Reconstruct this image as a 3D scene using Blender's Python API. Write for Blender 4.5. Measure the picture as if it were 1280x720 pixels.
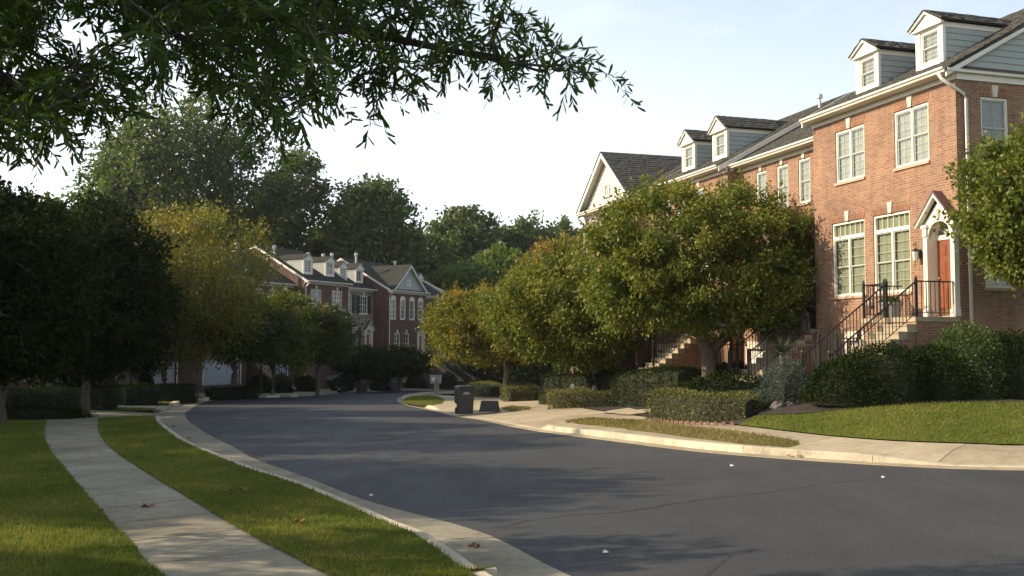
import bpy, math, random
import numpy as np
from mathutils import Vector, Matrix

scene = bpy.context.scene
for o in list(bpy.data.objects):
    bpy.data.objects.remove(o)
COL = scene.collection
R = math.radians

# ------------------------------------------------------------------ camera, world, sun, exposure
F_PX = 1244.4
PITCH = R(3.17)
CAM_Z = 2.3
cam_d = bpy.data.cameras.new("camera")
cam = bpy.data.objects.new("camera", cam_d)
COL.objects.link(cam)
cam.location = (0, 0, CAM_Z)
cam.rotation_euler = (R(90) + PITCH, 0, 0)
cam_d.lens = 35.0
cam_d.sensor_width = 36.0
cam_d.clip_start = 0.1
cam_d.clip_end = 3000
scene.camera = cam

SUN_EL = R(27)
SUN_DIR = Vector((-math.cos(R(-1)), math.sin(R(-1)), 0))      # horizontal direction towards the sun
world = bpy.data.worlds.new("World")
scene.world = world
world.use_nodes = True
wn = world.node_tree.nodes
wl = world.node_tree.links
bg = wn["Background"]
sky = wn.new("ShaderNodeTexSky")
sky.sky_type = 'NISHITA'
sky.sun_disc = False
sky.sun_elevation = SUN_EL
sky.sun_rotation = math.atan2(SUN_DIR.x, SUN_DIR.y)
sky.altitude = 60
sky.air_density = 1.0
sky.dust_density = 2.2
sky.ozone_density = 1.2
# thin haze whitening the sky towards the horizon, with a few faint wisps of cloud
tcw = wn.new("ShaderNodeTexCoord")
sxyz = wn.new("ShaderNodeSeparateXYZ")
wl.new(tcw.outputs['Generated'], sxyz.inputs[0])
def wmath(op, a, b=None, c=None):
    n = wn.new("ShaderNodeMath")
    n.operation = op
    for i, v in enumerate((a, b, c)):
        if v is None: continue
        if isinstance(v, (int, float)): n.inputs[i].default_value = v
        else: wl.new(v, n.inputs[i])
    return n.outputs[0]
zz_ = wmath('MAXIMUM', sxyz.outputs[2], 0.0)
_sv = (SUN_DIR.x * math.cos(SUN_EL), SUN_DIR.y * math.cos(SUN_EL), math.sin(SUN_EL))
dp = wn.new("ShaderNodeVectorMath")
dp.operation = 'DOT_PRODUCT'
wl.new(tcw.outputs['Generated'], dp.inputs[0])
dp.inputs[1].default_value = _sv
mie = wmath('MULTIPLY_ADD', dp.outputs['Value'], 0.40, 0.50)
veil = wmath('MULTIPLY', wmath('MULTIPLY', wmath('EXPONENT', wmath('MULTIPLY', zz_, -3.4)), 1.15), mie)
mpw = wn.new("ShaderNodeMapping")
mpw.inputs['Scale'].default_value = (1.0, 1.0, 3.2)
wl.new(tcw.outputs['Generated'], mpw.inputs[0])
nzw = wn.new("ShaderNodeTexNoise")
nzw.inputs['Scale'].default_value = 3.4
nzw.inputs['Detail'].default_value = 6
nzw.inputs['Roughness'].default_value = 0.6
wl.new(mpw.outputs[0], nzw.inputs['Vector'])
cr_ = wn.new("ShaderNodeValToRGB")
cr_.color_ramp.elements[0].position = 0.50
cr_.color_ramp.elements[1].position = 0.72
cr_.color_ramp.elements[0].color = (0, 0, 0, 1)
cr_.color_ramp.elements[1].color = (0.05, 0.05, 0.05, 1)
wl.new(nzw.outputs[0], cr_.inputs[0])
vf = wmath('ADD', veil, cr_.outputs[0])
vf = wmath('MINIMUM', vf, 0.85)
mxw = wn.new("ShaderNodeMix")
mxw.data_type = 'RGBA'
wl.new(vf, mxw.inputs[0])
wl.new(sky.outputs[0], mxw.inputs[6])
mxw.inputs[7].default_value = (21.0, 22.4, 22.6, 1)
wl.new(mxw.outputs[2], bg.inputs[0])
bg.inputs[1].default_value = 0.10
sun_d = bpy.data.lights.new("sun", 'SUN')
sun_d.energy = 5.0
sun_d.angle = R(0.5)
sun_d.color = (1.0, 0.84, 0.62)
sun = bpy.data.objects.new("sun", sun_d)
COL.objects.link(sun)
sv = Vector((SUN_DIR.x * math.cos(SUN_EL), SUN_DIR.y * math.cos(SUN_EL), math.sin(SUN_EL)))
sun.rotation_euler = sv.to_track_quat('Z', 'Y').to_euler()
scene.view_settings.view_transform = 'Standard'
scene.view_settings.look = 'None'
scene.view_settings.exposure = 0.54
scene.view_settings.gamma = 1.0
scene.cycles.max_bounces = 6
scene.cycles.diffuse_bounces = 3
scene.cycles.glossy_bounces = 3
scene.cycles.transparent_max_bounces = 10
scene.cycles.use_denoising = True

# ------------------------------------------------------------------ materials
MATS = {}

def new_mat(name):
    m = bpy.data.materials.new(name)
    m.use_nodes = True
    MATS[name] = m
    nt = m.node_tree
    return m, nt, nt.nodes["Principled BSDF"]

def N(nt, t, **kw):
    n = nt.nodes.new(t)
    for k, v in kw.items():
        setattr(n, k, v)
    return n

def ramp(nt, stops, src, pos='LINEAR'):
    r = N(nt, "ShaderNodeValToRGB")
    r.color_ramp.interpolation = pos
    e = r.color_ramp.elements
    while len(e) < len(stops):
        e.new(0.5)
    for i, (p, c) in enumerate(stops):
        e[i].position = p
        e[i].color = (c[0], c[1], c[2], 1)
    nt.links.new(src, r.inputs[0])
    return r

def coords(nt, scale=(1, 1, 1)):
    tc = N(nt, "ShaderNodeTexCoord")
    mp = N(nt, "ShaderNodeMapping")
    mp.inputs['Scale'].default_value = scale
    nt.links.new(tc.outputs['Object'], mp.inputs[0])
    return mp.outputs[0]

def noise(nt, vec, scale, detail=4, rough=0.6):
    n = N(nt, "ShaderNodeTexNoise")
    n.inputs['Scale'].default_value = scale
    n.inputs['Detail'].default_value = detail
    n.inputs['Roughness'].default_value = rough
    nt.links.new(vec, n.inputs['Vector'])
    return n.outputs[0]

def bump(nt, h, bsdf, strength=0.3, dist=0.01):
    b = N(nt, "ShaderNodeBump")
    b.inputs['Strength'].default_value = strength
    b.inputs['Distance'].default_value = dist
    nt.links.new(h, b.inputs['Height'])
    nt.links.new(b.outputs[0], bsdf.inputs['Normal'])

def mixc(nt, fac, a, b, blend='MIX'):
    m = N(nt, "ShaderNodeMix", data_type='RGBA', blend_type=blend)
    for sock, v in ((m.inputs[0], fac), (m.inputs[6], a), (m.inputs[7], b)):
        if isinstance(v, (int, float)):
            sock.default_value = v
        elif isinstance(v, tuple):
            sock.default_value = (*v, 1)
        else:
            nt.links.new(v, sock)
    return m.outputs[2]

def simple(name, c, rough=0.7, var=0.15, nscale=3.0, bmp=0.15, fine=60, metal=0.0, spec=None):
    m, nt, b = new_mat(name)
    v = coords(nt)
    n = noise(nt, v, nscale, 5)
    lo = tuple(x * (1 - var) for x in c)
    hi = tuple(min(1, x * (1 + var)) for x in c)
    r = ramp(nt, [(0.3, lo), (0.7, hi)], n)
    nt.links.new(r.outputs[0], b.inputs['Base Color'])
    b.inputs['Roughness'].default_value = rough
    b.inputs['Metallic'].default_value = metal
    if spec is not None:
        b.inputs['Specular IOR Level'].default_value = spec
    if bmp:
        bump(nt, noise(nt, v, fine, 3), b, bmp, 0.01)
    return m

def brick_mat(name, c1, c2, mortar, row=0.0677, width=0.203, msize=0.011, stone=False):
    m, nt, b = new_mat(name)
    tc = N(nt, "ShaderNodeTexCoord")
    sp = N(nt, "ShaderNodeSeparateXYZ")
    nt.links.new(tc.outputs['Object'], sp.inputs[0])
    ad = N(nt, "ShaderNodeMath", operation='ADD')
    nt.links.new(sp.outputs[0], ad.inputs[0])
    nt.links.new(sp.outputs[1], ad.inputs[1])
    cb = N(nt, "ShaderNodeCombineXYZ")
    nt.links.new(ad.outputs[0], cb.inputs[0])
    nt.links.new(sp.outputs[2], cb.inputs[1])
    bt = N(nt, "ShaderNodeTexBrick")
    bt.inputs['Scale'].default_value = 1
    bt.inputs['Color1'].default_value = (*c1, 1)
    bt.inputs['Color2'].default_value = (*c2, 1)
    bt.inputs['Mortar'].default_value = (*mortar, 1)
    bt.inputs['Mortar Size'].default_value = msize
    bt.inputs['Mortar Smooth'].default_value = 0.2
    bt.inputs['Brick Width'].default_value = width
    bt.inputs['Row Height'].default_value = row
    bt.inputs['Bias'].default_value = 0.0
    src = cb.outputs[0]
    if stone:
        nz = N(nt, "ShaderNodeTexNoise")
        nz.inputs['Scale'].default_value = 3
        nt.links.new(cb.outputs[0], nz.inputs['Vector'])
        vm = N(nt, "ShaderNodeVectorMath", operation='MULTIPLY_ADD')
        nt.links.new(nz.outputs[1], vm.inputs[0])
        vm.inputs[1].default_value = (0.25, 0.25, 0)
        nt.links.new(cb.outputs[0], vm.inputs[2])
        src = vm.outputs[0]
    nt.links.new(src, bt.inputs['Vector'])
    v = tc.outputs['Object']
    n = noise(nt, v, 0.7, 5)
    st = ramp(nt, [(0.3, (0.72, 0.72, 0.74)), (0.72, (1.14, 1.10, 1.03))], n)
    n2 = noise(nt, v, 14, 3)
    st2 = ramp(nt, [(0.25, (0.72, 0.74, 0.78)), (0.75, (1.2, 1.14, 1.1))], n2)
    c = mixc(nt, 1.0, bt.outputs[0], st.outputs[0], 'MULTIPLY')
    c = mixc(nt, 0.8, c, st2.outputs[0], 'MULTIPLY')
    n3 = noise(nt, coords(nt, (2.2, 2.2, 0.25)), 1.6, 5, 0.7)
    st3 = ramp(nt, [(0.34, (0.80, 0.79, 0.78)), (0.52, (1.0, 1.0, 1.0)), (0.75, (1.08, 1.06, 1.03))], n3)
    c = mixc(nt, 1.0, c, st3.outputs[0], 'MULTIPLY')
    nt.links.new(c, b.inputs['Base Color'])
    b.inputs['Roughness'].default_value = 0.88
    b.inputs['Specular IOR Level'].default_value = 0.2
    inv = N(nt, "ShaderNodeMath", operation='SUBTRACT')
    inv.inputs[0].default_value = 1
    nt.links.new(bt.outputs['Fac'], inv.inputs[1])
    bump(nt, inv.outputs[0], b, 0.7, 0.012)
    return m

brick_mat('brick_orange', (0.365, 0.19, 0.115), (0.25, 0.122, 0.078), (0.34, 0.28, 0.205))
brick_mat('brick_red', (0.17, 0.078, 0.055), (0.125, 0.056, 0.04), (0.20, 0.165, 0.135))
brick_mat('brick_brown', (0.15, 0.07, 0.052), (0.11, 0.05, 0.04), (0.18, 0.15, 0.12))
brick_mat('rubble_stone', (0.34, 0.27, 0.21), (0.18, 0.14, 0.12), (0.30, 0.27, 0.23), 0.17, 0.36, 0.02, True)
brick_mat('brick_soldier', (0.34, 0.16, 0.09), (0.28, 0.12, 0.07), (0.38, 0.31, 0.22), 0.24, 0.07, 0.009)
simple('trim', (0.72, 0.67, 0.56), 0.55, 0.06, 2, 0.05)
simple('sash_paint', (0.46, 0.45, 0.39), 0.6, 0.06, 2, 0.05)
simple('keystone', (0.62, 0.55, 0.42), 0.75, 0.1, 8, 0.1)
simple('sill', (0.42, 0.30, 0.2), 0.8, 0.15, 8, 0.1)
simple('siding', (0.34, 0.36, 0.33), 0.6, 0.05, 2, 0.05)
simple('siding_lit', (0.56, 0.53, 0.45), 0.6, 0.05, 2, 0.05)  # cream copy of the siding for sunlit fronts; the grey one carries shade
simple('shingle', (0.045, 0.044, 0.038), 0.95, 0.5, 6, 0.5, 40, spec=0.1)
simple('shake', (0.07, 0.067, 0.056), 0.8, 0.6, 9, 0.5, 60)
simple('entry_roof', (0.12, 0.07, 0.06), 0.7, 0.2, 5)
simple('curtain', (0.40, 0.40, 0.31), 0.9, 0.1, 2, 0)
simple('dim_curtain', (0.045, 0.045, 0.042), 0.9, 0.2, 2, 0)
simple('door_wood', (0.21, 0.062, 0.022), 0.4, 0.2, 4, 0.05)
simple('brass', (0.7, 0.5, 0.2), 0.3, 0.05, 4, 0, metal=1)
simple('iron', (0.012, 0.012, 0.013), 0.45, 0.2, 6, 0.1)
simple('garage_paint', (0.74, 0.72, 0.66), 0.5, 0.05, 2, 0.05)
simple('garage_paint_dimmed', (0.42, 0.43, 0.43), 0.5, 0.05, 2, 0.05)  # same white doors in the far row, darkened to look shaded
simple('black_shutter', (0.015, 0.015, 0.017), 0.5, 0.1, 4, 0)
simple('grey_plastic', (0.030, 0.032, 0.038), 0.42, 0.15, 5, 0.15, 80)
simple('black_plastic', (0.012, 0.012, 0.012), 0.45, 0.15, 5, 0.1)
simple('rubber', (0.01, 0.01, 0.01), 0.8, 0.1, 5, 0.1)
simple('white_print', (0.6, 0.6, 0.6), 0.6, 0.05, 5, 0)
simple('old_wood', (0.38, 0.33, 0.24), 0.85, 0.25, 9, 0.4, 30)
simple('mailbox_grey', (0.30, 0.31, 0.30), 0.5, 0.1, 5, 0.05)
simple('pot_grey', (0.28, 0.27, 0.24), 0.8, 0.15, 8, 0.2)
simple('pot_terracotta', (0.35, 0.18, 0.09), 0.8, 0.15, 8, 0.2)
simple('boulder', (0.11, 0.10, 0.085), 0.9, 0.3, 4, 0.8, 12)
simple('terracotta_edge', (0.16, 0.075, 0.05), 0.85, 0.2, 5, 0.2)
simple('soil', (0.024, 0.017, 0.012), 0.95, 0.4, 3, 0.6, 12)
simple('bark_oak', (0.06, 0.05, 0.04), 0.9, 0.35, 12, 0.8, 30)
simple('bark_pear', (0.10, 0.085, 0.065), 0.9, 0.35, 10, 0.8, 30)
simple('bark_pale', (0.22, 0.19, 0.15), 0.9, 0.35, 10, 0.8, 30)
simple('hedge_core', (0.02, 0.022, 0.01), 0.95, 0.3, 6, 0.4, 12)
simple('dead_leaf', (0.20, 0.085, 0.035), 0.8, 0.4, 30, 0.1)
simple('paper', (0.7, 0.7, 0.68), 0.8, 0.05, 10, 0)
simple('crack', (0.018, 0.018, 0.02), 0.95, 0.2, 6, 0.3)
simple('lamp_glass', (0.55, 0.54, 0.48), 0.25, 0.05, 3, 0)
simple('car_paint', (0.015, 0.017, 0.02), 0.2, 0.05, 3, 0)
simple('car_glass', (0.03, 0.05, 0.08), 0.05, 0.05, 3, 0)
simple('red_lens', (0.35, 0.02, 0.02), 0.2, 0.05, 3, 0)
simple('vent_metal', (0.45, 0.45, 0.43), 0.5, 0.1, 3, 0)

def concrete(name, c, stain=0.25):
    m, nt, b = new_mat(name)
    v = coords(nt)
    n1 = noise(nt, v, 0.8, 6, 0.65)
    n2 = noise(nt, v, 45, 3, 0.7)
    n3 = noise(nt, v, 6, 5, 0.7)
    r1 = ramp(nt, [(0.3, tuple(x * (1 - stain) for x in c)), (0.7, tuple(x * 1.12 for x in c))], n1)
    r2 = ramp(nt, [(0.3, (0.82, 0.82, 0.82)), (0.7, (1.12, 1.12, 1.12))], n2)
    r3 = ramp(nt, [(0.35, (0.88, 0.86, 0.84)), (0.65, (1.05, 1.05, 1.05))], n3)
    cc = mixc(nt, 1, r1.outputs[0], r2.outputs[0], 'MULTIPLY')
    cc = mixc(nt, 1, cc, r3.outputs[0], 'MULTIPLY')
    oi = N(nt, "ShaderNodeObjectInfo")
    r4 = ramp(nt, [(0.0, (0.84, 0.83, 0.81)), (1.0, (1.12, 1.11, 1.09))], oi.outputs['Random'])
    cc = mixc(nt, 1, cc, r4.outputs[0], 'MULTIPLY')
    n5 = noise(nt, v, 2.2, 7, 0.75)
    r5 = ramp(nt, [(0.36, (0.70, 0.68, 0.64)), (0.47, (1, 1, 1))], n5)
    cc = mixc(nt, 0.8, cc, r5.outputs[0], 'MULTIPLY')
    nt.links.new(cc, b.inputs['Base Color'])
    b.inputs['Roughness'].default_value = 0.9
    b.inputs['Specular IOR Level'].default_value = 0.25
    bump(nt, n2, b, 0.35, 0.006)
    return m
concrete('concrete', (0.345, 0.315, 0.235), 0.32)
concrete('concrete_pale', (0.55, 0.50, 0.38), 0.2)
concrete('concrete_tan', (0.40, 0.34, 0.24), 0.15)

def asphalt():
    m, nt, b = new_mat('asphalt')
    v = coords(nt)
    n1 = noise(nt, v, 0.28, 6, 0.65)
    n2 = noise(nt, v, 38, 4, 0.8)
    n3 = noise(nt, coords(nt, (0.55, 0.14, 1)), 2.2, 5, 0.65)
    n4 = noise(nt, v, 5.0, 5, 0.7)
    vo = N(nt, "ShaderNodeTexVoronoi")
    vo.inputs['Scale'].default_value = 42
    nt.links.new(v, vo.inputs['Vector'])
    r1 = ramp(nt, [(0.28, (0.029, 0.030, 0.033)), (0.72, (0.050, 0.0512, 0.053))], n1)
    r2 = ramp(nt, [(0.3, (0.5, 0.5, 0.5)), (0.72, (1.6, 1.6, 1.58))], n2)
    r3 = ramp(nt, [(0.33, (0.90, 0.90, 0.90)), (0.67, (1.08, 1.08, 1.08))], n3)
    r4 = ramp(nt, [(0.30, (0.88, 0.88, 0.89)), (0.5, (1.0, 1.0, 1.0)), (0.75, (1.08, 1.075, 1.07))], n4)
    rv = ramp(nt, [(0.0, (2.6, 2.55, 2.4)), (0.16, (1, 1, 1))], vo.outputs['Distance'])
    c = mixc(nt, 1, r1.outputs[0], r2.outputs[0], 'MULTIPLY')
    c = mixc(nt, 1, c, r3.outputs[0], 'MULTIPLY')
    c = mixc(nt, 1, c, r4.outputs[0], 'MULTIPLY')
    c = mixc(nt, 0.7, c, rv.outputs[0], 'MULTIPLY')
    nt.links.new(c, b.inputs['Base Color'])
    rr = ramp(nt, [(0.3, (0.62, 0.62, 0.62)), (0.7, (0.9, 0.9, 0.9))], n3)
    nt.links.new(rr.outputs[0], b.inputs['Roughness'])
    b.inputs['Specular IOR Level'].default_value = 0.5
    bump(nt, n2, b, 0.8, 0.012)
asphalt()

def lawn_mat(name, a, bb, dry):
    m, nt, b = new_mat(name)
    v = coords(nt)
    n1 = noise(nt, v, 1.1, 6, 0.65)
    n2 = noise(nt, v, 30, 4, 0.75)
    n3 = noise(nt, v, 0.5, 5, 0.7)
    r1 = ramp(nt, [(0.3, a), (0.7, bb)], n1)
    r3 = ramp(nt, [(0.52, (0, 0, 0)), (0.72, (1, 1, 1))], n3)
    c = mixc(nt, r3.outputs[0], r1.outputs[0], dry)
    r2 = ramp(nt, [(0.3, (0.45, 0.45, 0.45)), (0.7, (1.3, 1.3, 1.3))], n2)
    c = mixc(nt, 1, c, r2.outputs[0], 'MULTIPLY')
    nt.links.new(c, b.inputs['Base Color'])
    b.inputs['Roughness'].default_value = 0.95
    b.inputs['Specular IOR Level'].default_value = 0.1
    bump(nt, n2, b, 1.0, 0.04)
lawn_mat('lawn', (0.09, 0.12, 0.018), (0.155, 0.175, 0.03), (0.15, 0.13, 0.035))
lawn_mat('lawn_dry', (0.15, 0.135, 0.04), (0.22, 0.18, 0.075), (0.2, 0.15, 0.07))
lawn_mat('wild_ground', (0.03, 0.045, 0.012), (0.05, 0.06, 0.018), (0.06, 0.045, 0.025))

def leaf_mat(name, stops, trans=0.35, rough=0.5, spec=0.3):
    m, nt, b = new_mat(name)
    at = N(nt, "ShaderNodeAttribute", attribute_name='tint')
    r = ramp(nt, stops, at.outputs['Fac'])
    nt.links.new(r.outputs[0], b.inputs['Base Color'])
    b.inputs['Roughness'].default_value = rough
    b.inputs['Specular IOR Level'].default_value = spec
    tr = N(nt, "ShaderNodeBsdfTranslucent")
    tc = mixc(nt, 1.0, r.outputs[0], (1.6, 1.7, 0.5), 'MULTIPLY')
    nt.links.new(tc, tr.inputs[0])
    mx = N(nt, "ShaderNodeMixShader")
    mx.inputs[0].default_value = trans
    nt.links.new(b.outputs[0], mx.inputs[1])
    nt.links.new(tr.outputs[0], mx.inputs[2])
    nt.links.new(mx.outputs[0], nt.nodes['Material Output'].inputs[0])
leaf_mat('leaf_oak', [(0, (0.030, 0.055, 0.010)), (0.7, (0.06, 0.095, 0.015)), (1, (0.10, 0.12, 0.024))], 0.42)
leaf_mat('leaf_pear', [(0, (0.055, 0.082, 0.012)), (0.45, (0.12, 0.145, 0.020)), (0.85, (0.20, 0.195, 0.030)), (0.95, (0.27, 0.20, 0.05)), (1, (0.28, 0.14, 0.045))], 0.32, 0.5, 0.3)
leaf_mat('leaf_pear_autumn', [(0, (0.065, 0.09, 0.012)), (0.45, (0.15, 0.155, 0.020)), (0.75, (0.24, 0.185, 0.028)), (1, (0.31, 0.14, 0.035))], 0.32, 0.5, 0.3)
leaf_mat('leaf_left', [(0, (0.030, 0.048, 0.009)), (0.6, (0.055, 0.075, 0.012)), (0.9, (0.11, 0.095, 0.018)), (1, (0.17, 0.08, 0.02))], 0.25, 0.5, 0.3)
leaf_mat('leaf_dark', [(0, (0.012, 0.022, 0.006)), (0.7, (0.025, 0.038, 0.010)), (1, (0.04, 0.035, 0.012))], 0.15, 0.8, 0.05)  # near-black greens: shade of massed shrubs and backlit trees put into colour
leaf_mat('leaf_far', [(0, (0.050, 0.075, 0.026)), (0.6, (0.085, 0.115, 0.034)), (1, (0.12, 0.14, 0.045))], 0.36, 0.5, 0.4)
leaf_mat('leaf_far_light', [(0, (0.075, 0.11, 0.024)), (0.6, (0.12, 0.16, 0.034)), (1, (0.16, 0.19, 0.05))], 0.35, 0.5, 0.3)
leaf_mat('leaf_hedge', [(0, (0.07, 0.085, 0.018)), (0.6, (0.15, 0.15, 0.04)), (1, (0.23, 0.17, 0.07))], 0.2, 0.5, 0.3)
leaf_mat('leaf_hedge_green', [(0, (0.03, 0.06, 0.01)), (0.6, (0.055, 0.09, 0.015)), (1, (0.09, 0.12, 0.025))], 0.2, 0.5, 0.3)
leaf_mat('leaf_blue', [(0, (0.035, 0.055, 0.045)), (1, (0.07, 0.095, 0.08))], 0.1)
leaf_mat('grass_blade', [(0, (0.08, 0.105, 0.018)), (0.6, (0.15, 0.168, 0.034)), (0.88, (0.24, 0.225, 0.06)), (1, (0.24, 0.19, 0.08))], 0.35, 0.6, 0.2)
leaf_mat('grass_blade_dry', [(0, (0.12, 0.12, 0.035)), (1, (0.30, 0.23, 0.11))], 0.3, 0.7, 0.1)

def glass_mat():
    m, nt, b = new_mat('window_glass')
    nt.nodes.remove(b)
    tr = N(nt, "ShaderNodeBsdfTransparent")
    tr.inputs[0].default_value = (0.80, 0.84, 0.80, 1)
    gl = N(nt, "ShaderNodeBsdfGlossy")
    gl.inputs['Roughness'].default_value = 0.03
    fr = N(nt, "ShaderNodeFresnel")
    fr.inputs[0].default_value = 1.6
    ma = N(nt, "ShaderNodeMath", operation='MULTIPLY_ADD')
    nt.links.new(fr.outputs[0], ma.inputs[0])
    ma.inputs[1].default_value = 1.3
    ma.inputs[2].default_value = 0.06
    mx = N(nt, "ShaderNodeMixShader")
    nt.links.new(ma.outputs[0], mx.inputs[0])
    nt.links.new(tr.outputs[0], mx.inputs[1])
    nt.links.new(gl.outputs[0], mx.inputs[2])
    nt.links.new(mx.outputs[0], nt.nodes['Material Output'].inputs[0])
glass_mat()

# ------------------------------------------------------------------ mesh helpers
class MB:
    def __init__(s):
        s.v = []
        s.f = []
        s.sm = False
    def add(s, vs, fs):
        n = len(s.v)
        s.v += [tuple(v) for v in vs]
        s.f += [tuple(i + n for i in f) for f in fs]
        return s
    def box(s, x0, x1, y0, y1, z0, z1):
        if x0 > x1: x0, x1 = x1, x0
        if y0 > y1: y0, y1 = y1, y0
        if z0 > z1: z0, z1 = z1, z0
        return s.add([(x0, y0, z0), (x1, y0, z0), (x1, y1, z0), (x0, y1, z0), (x0, y0, z1), (x1, y0, z1), (x1, y1, z1), (x0, y1, z1)],
                     [(0, 3, 2, 1), (4, 5, 6, 7), (0, 1, 5, 4), (1, 2, 6, 5), (2, 3, 7, 6), (3, 0, 4, 7)])
    def quad(s, a, b, c, d):
        return s.add([a, b, c, d], [(0, 1, 2, 3)])
    def prism(s, pts, vec):
        """closed polygon (3-D points) pushed along vec"""
        n = len(pts)
        q = [(p[0] + vec[0], p[1] + vec[1], p[2] + vec[2]) for p in pts]
        fs = [tuple(range(n - 1, -1, -1)), tuple(range(n, 2 * n))]
        fs += [(i, (i + 1) % n, n + (i + 1) % n, n + i) for i in range(n)]
        return s.add(list(pts) + q, fs)
    def tube(s, pts, rad, k=8, cap=True):
        pts = [Vector(p) for p in pts]
        if not hasattr(rad, '__len__'):
            rad = [rad] * len(pts)
        base = len(s.v)
        up = Vector((0, 0, 1))
        for i, p in enumerate(pts):
            d = (pts[min(i + 1, len(pts) - 1)] - pts[max(i - 1, 0)]).normalized()
            a = d.cross(up)
            if a.length < 0.05:
                a = d.cross(Vector((0, 1, 0)))
            a.normalize()
            b = d.cross(a)
            for j in range(k):
                t = 2 * math.pi * j / k
                q = p + (a * math.cos(t) + b * math.sin(t)) * rad[i]
                s.v.append(tuple(q))
        for i in range(len(pts) - 1):
            for j in range(k):
                a0 = base + i * k + j
                a1 = base + i * k + (j + 1) % k
                s.f.append((a0, a1, a1 + k, a0 + k))
        if cap:
            s.f.append(tuple(base + j for j in range(k))[::-1])
            s.f.append(tuple(base + (len(pts) - 1) * k + j for j in range(k)))
        return s
    def lathe(s, prof, cx=0, cy=0, k=16):
        base = len(s.v)
        for r, z in prof:
            for j in range(k):
                t = 2 * math.pi * j / k
                s.v.append((cx + r * math.cos(t), cy + r * math.sin(t), z))
        for i in range(len(prof) - 1):
            for j in range(k):
                a0 = base + i * k + j
                a1 = base + i * k + (j + 1) % k
                s.f.append((a0, a1, a1 + k, a0 + k))
        s.f.append(tuple(base + j for j in range(k))[::-1])
        s.f.append(tuple(base + (len(prof) - 1) * k + j for j in range(k)))
        return s
    def mesh(s, name):
        m = bpy.data.meshes.new(name)
        m.from_pydata(s.v, [], s.f)
        if s.sm:
            m.polygons.foreach_set('use_smooth', [True] * len(m.polygons))
        m.update()
        return m

def obj(name, mb, mat, parent=None, loc=None, smooth=False, bevel=0):
    if isinstance(mb, MB):
        mb.sm = smooth
        me = mb.mesh(name)
    else:
        me = mb
    if mat and not me.materials:
        me.materials.append(MATS[mat])
    o = bpy.data.objects.new(name, me)
    COL.objects.link(o)
    o.parent = parent
    if loc:
        o.location = loc
    if bevel:
        b = o.modifiers.new('bevel', 'BEVEL')
        b.width = bevel
        b.segments = 2
        b.limit_method = 'ANGLE'
    return o

def tag(o, label, cat, group=None):
    o['label'] = label
    o['category'] = cat
    if group:
        o['group'] = group
    return o

def empty(name, loc=(0, 0, 0), rz=0, parent=None):
    o = bpy.data.objects.new(name, None)
    o.empty_display_size = 0.2
    COL.objects.link(o)
    o.location = loc
    o.rotation_euler = (0, 0, rz)
    o.parent = parent
    return o

def thing(name, label, cat, loc=(0, 0, 0), rz=0, group=None):
    return tag(empty(name, loc, rz), label, cat, group)

def structure(o):
    o['kind'] = 'structure'
    return o

def stuff(o):
    o['kind'] = 'stuff'
    return o

def copy_tree(o, parent=None):
    c = o.copy()
    COL.objects.link(c)
    c.parent = parent
    for ch in list(o.children):
        copy_tree(ch, c)
    return c

# ------------------------------------------------------------------ terrain
def softplus(v, k):
    v = v / k
    return k * (math.log1p(math.exp(-abs(v))) + max(v, 0))

def gz(x, y):
    g = -0.025 * softplus(y - 18, 4)
    if y > 80:
        g += 0.025 * softplus(y - 85, 5)
    f = min(1, max(0, (45 - y) / 25))
    f = f * f * (3 - 2 * f)
    g += 0.05 * softplus(min(x, 14) - 1, 1) * f
    a = min(1, max(0, (y - 16) / 10))
    b = min(1, max(0, (75 - y) / 30))
    g += 0.045 * softplus(min(x, 12) + 1.5, 0.8) * a * a * (3 - 2 * a) * b * b * (3 - 2 * b)
    return g

def pray(px, py):
    a = (px - 640) / F_PX
    b = (360 - py) / F_PX
    return (a, math.cos(PITCH) - b * math.sin(PITCH), math.sin(PITCH) + b * math.cos(PITCH))

def U(p, off=0.0):
    """ground point seen in direction p (the site was surveyed from the photograph)"""
    r = pray(*p)
    z = 0.0
    for _ in range(40):
        k = (z + off - CAM_Z) / r[2]
        k = min(max(k, 1), 200)
        z = 0.5 * z + 0.5 * gz(k * r[0], k * r[1])
    k = (z + off - CAM_Z) / r[2]
    return Vector((k * r[0], k * r[1], 0))

def at(px, py, y):
    r = pray(px, py)
    k = y / r[1]
    return Vector((k * r[0], y, CAM_Z + k * r[2]))

def catmull(P, n):
    P = [Vector((p[0], p[1], 0)) for p in P]
    seg = len(P) - 1
    out = []
    for i in range(n):
        u = i / (n - 1) * seg
        k = min(int(u), seg - 1)
        t = u - k
        p0, p1, p2, p3 = P[max(k - 1, 0)], P[k], P[k + 1], P[min(k + 2, seg)]
        out.append(0.5 * ((2 * p1) + (p2 - p0) * t + (2 * p0 - 5 * p1 + 4 * p2 - p3) * t * t + (3 * p1 - p0 - 3 * p2 + p3) * t ** 3))
    return out

def arclen(P):
    L = [0]
    for a, b in zip(P[:-1], P[1:]):
        L.append(L[-1] + (b - a).length)
    return L

def resample(P, n):
    L = arclen(P)
    out = []
    j = 0
    for i in range(n):
        t = L[-1] * i / (n - 1)
        while j < len(L) - 2 and L[j + 1] < t:
            j += 1
        f = (t - L[j]) / max(L[j + 1] - L[j], 1e-9)
        out.append(P[j].lerp(P[j + 1], f))
    return out

def normals(P):
    out = []
    for i in range(len(P)):
        d = (P[min(i + 1, len(P) - 1)] - P[max(i - 1, 0)]).normalized()
        out.append(Vector((-d.y, d.x, 0)))
    return out

def offset(P, d):
    return [p + n * d for p, n in zip(P, normals(P))]

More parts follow.
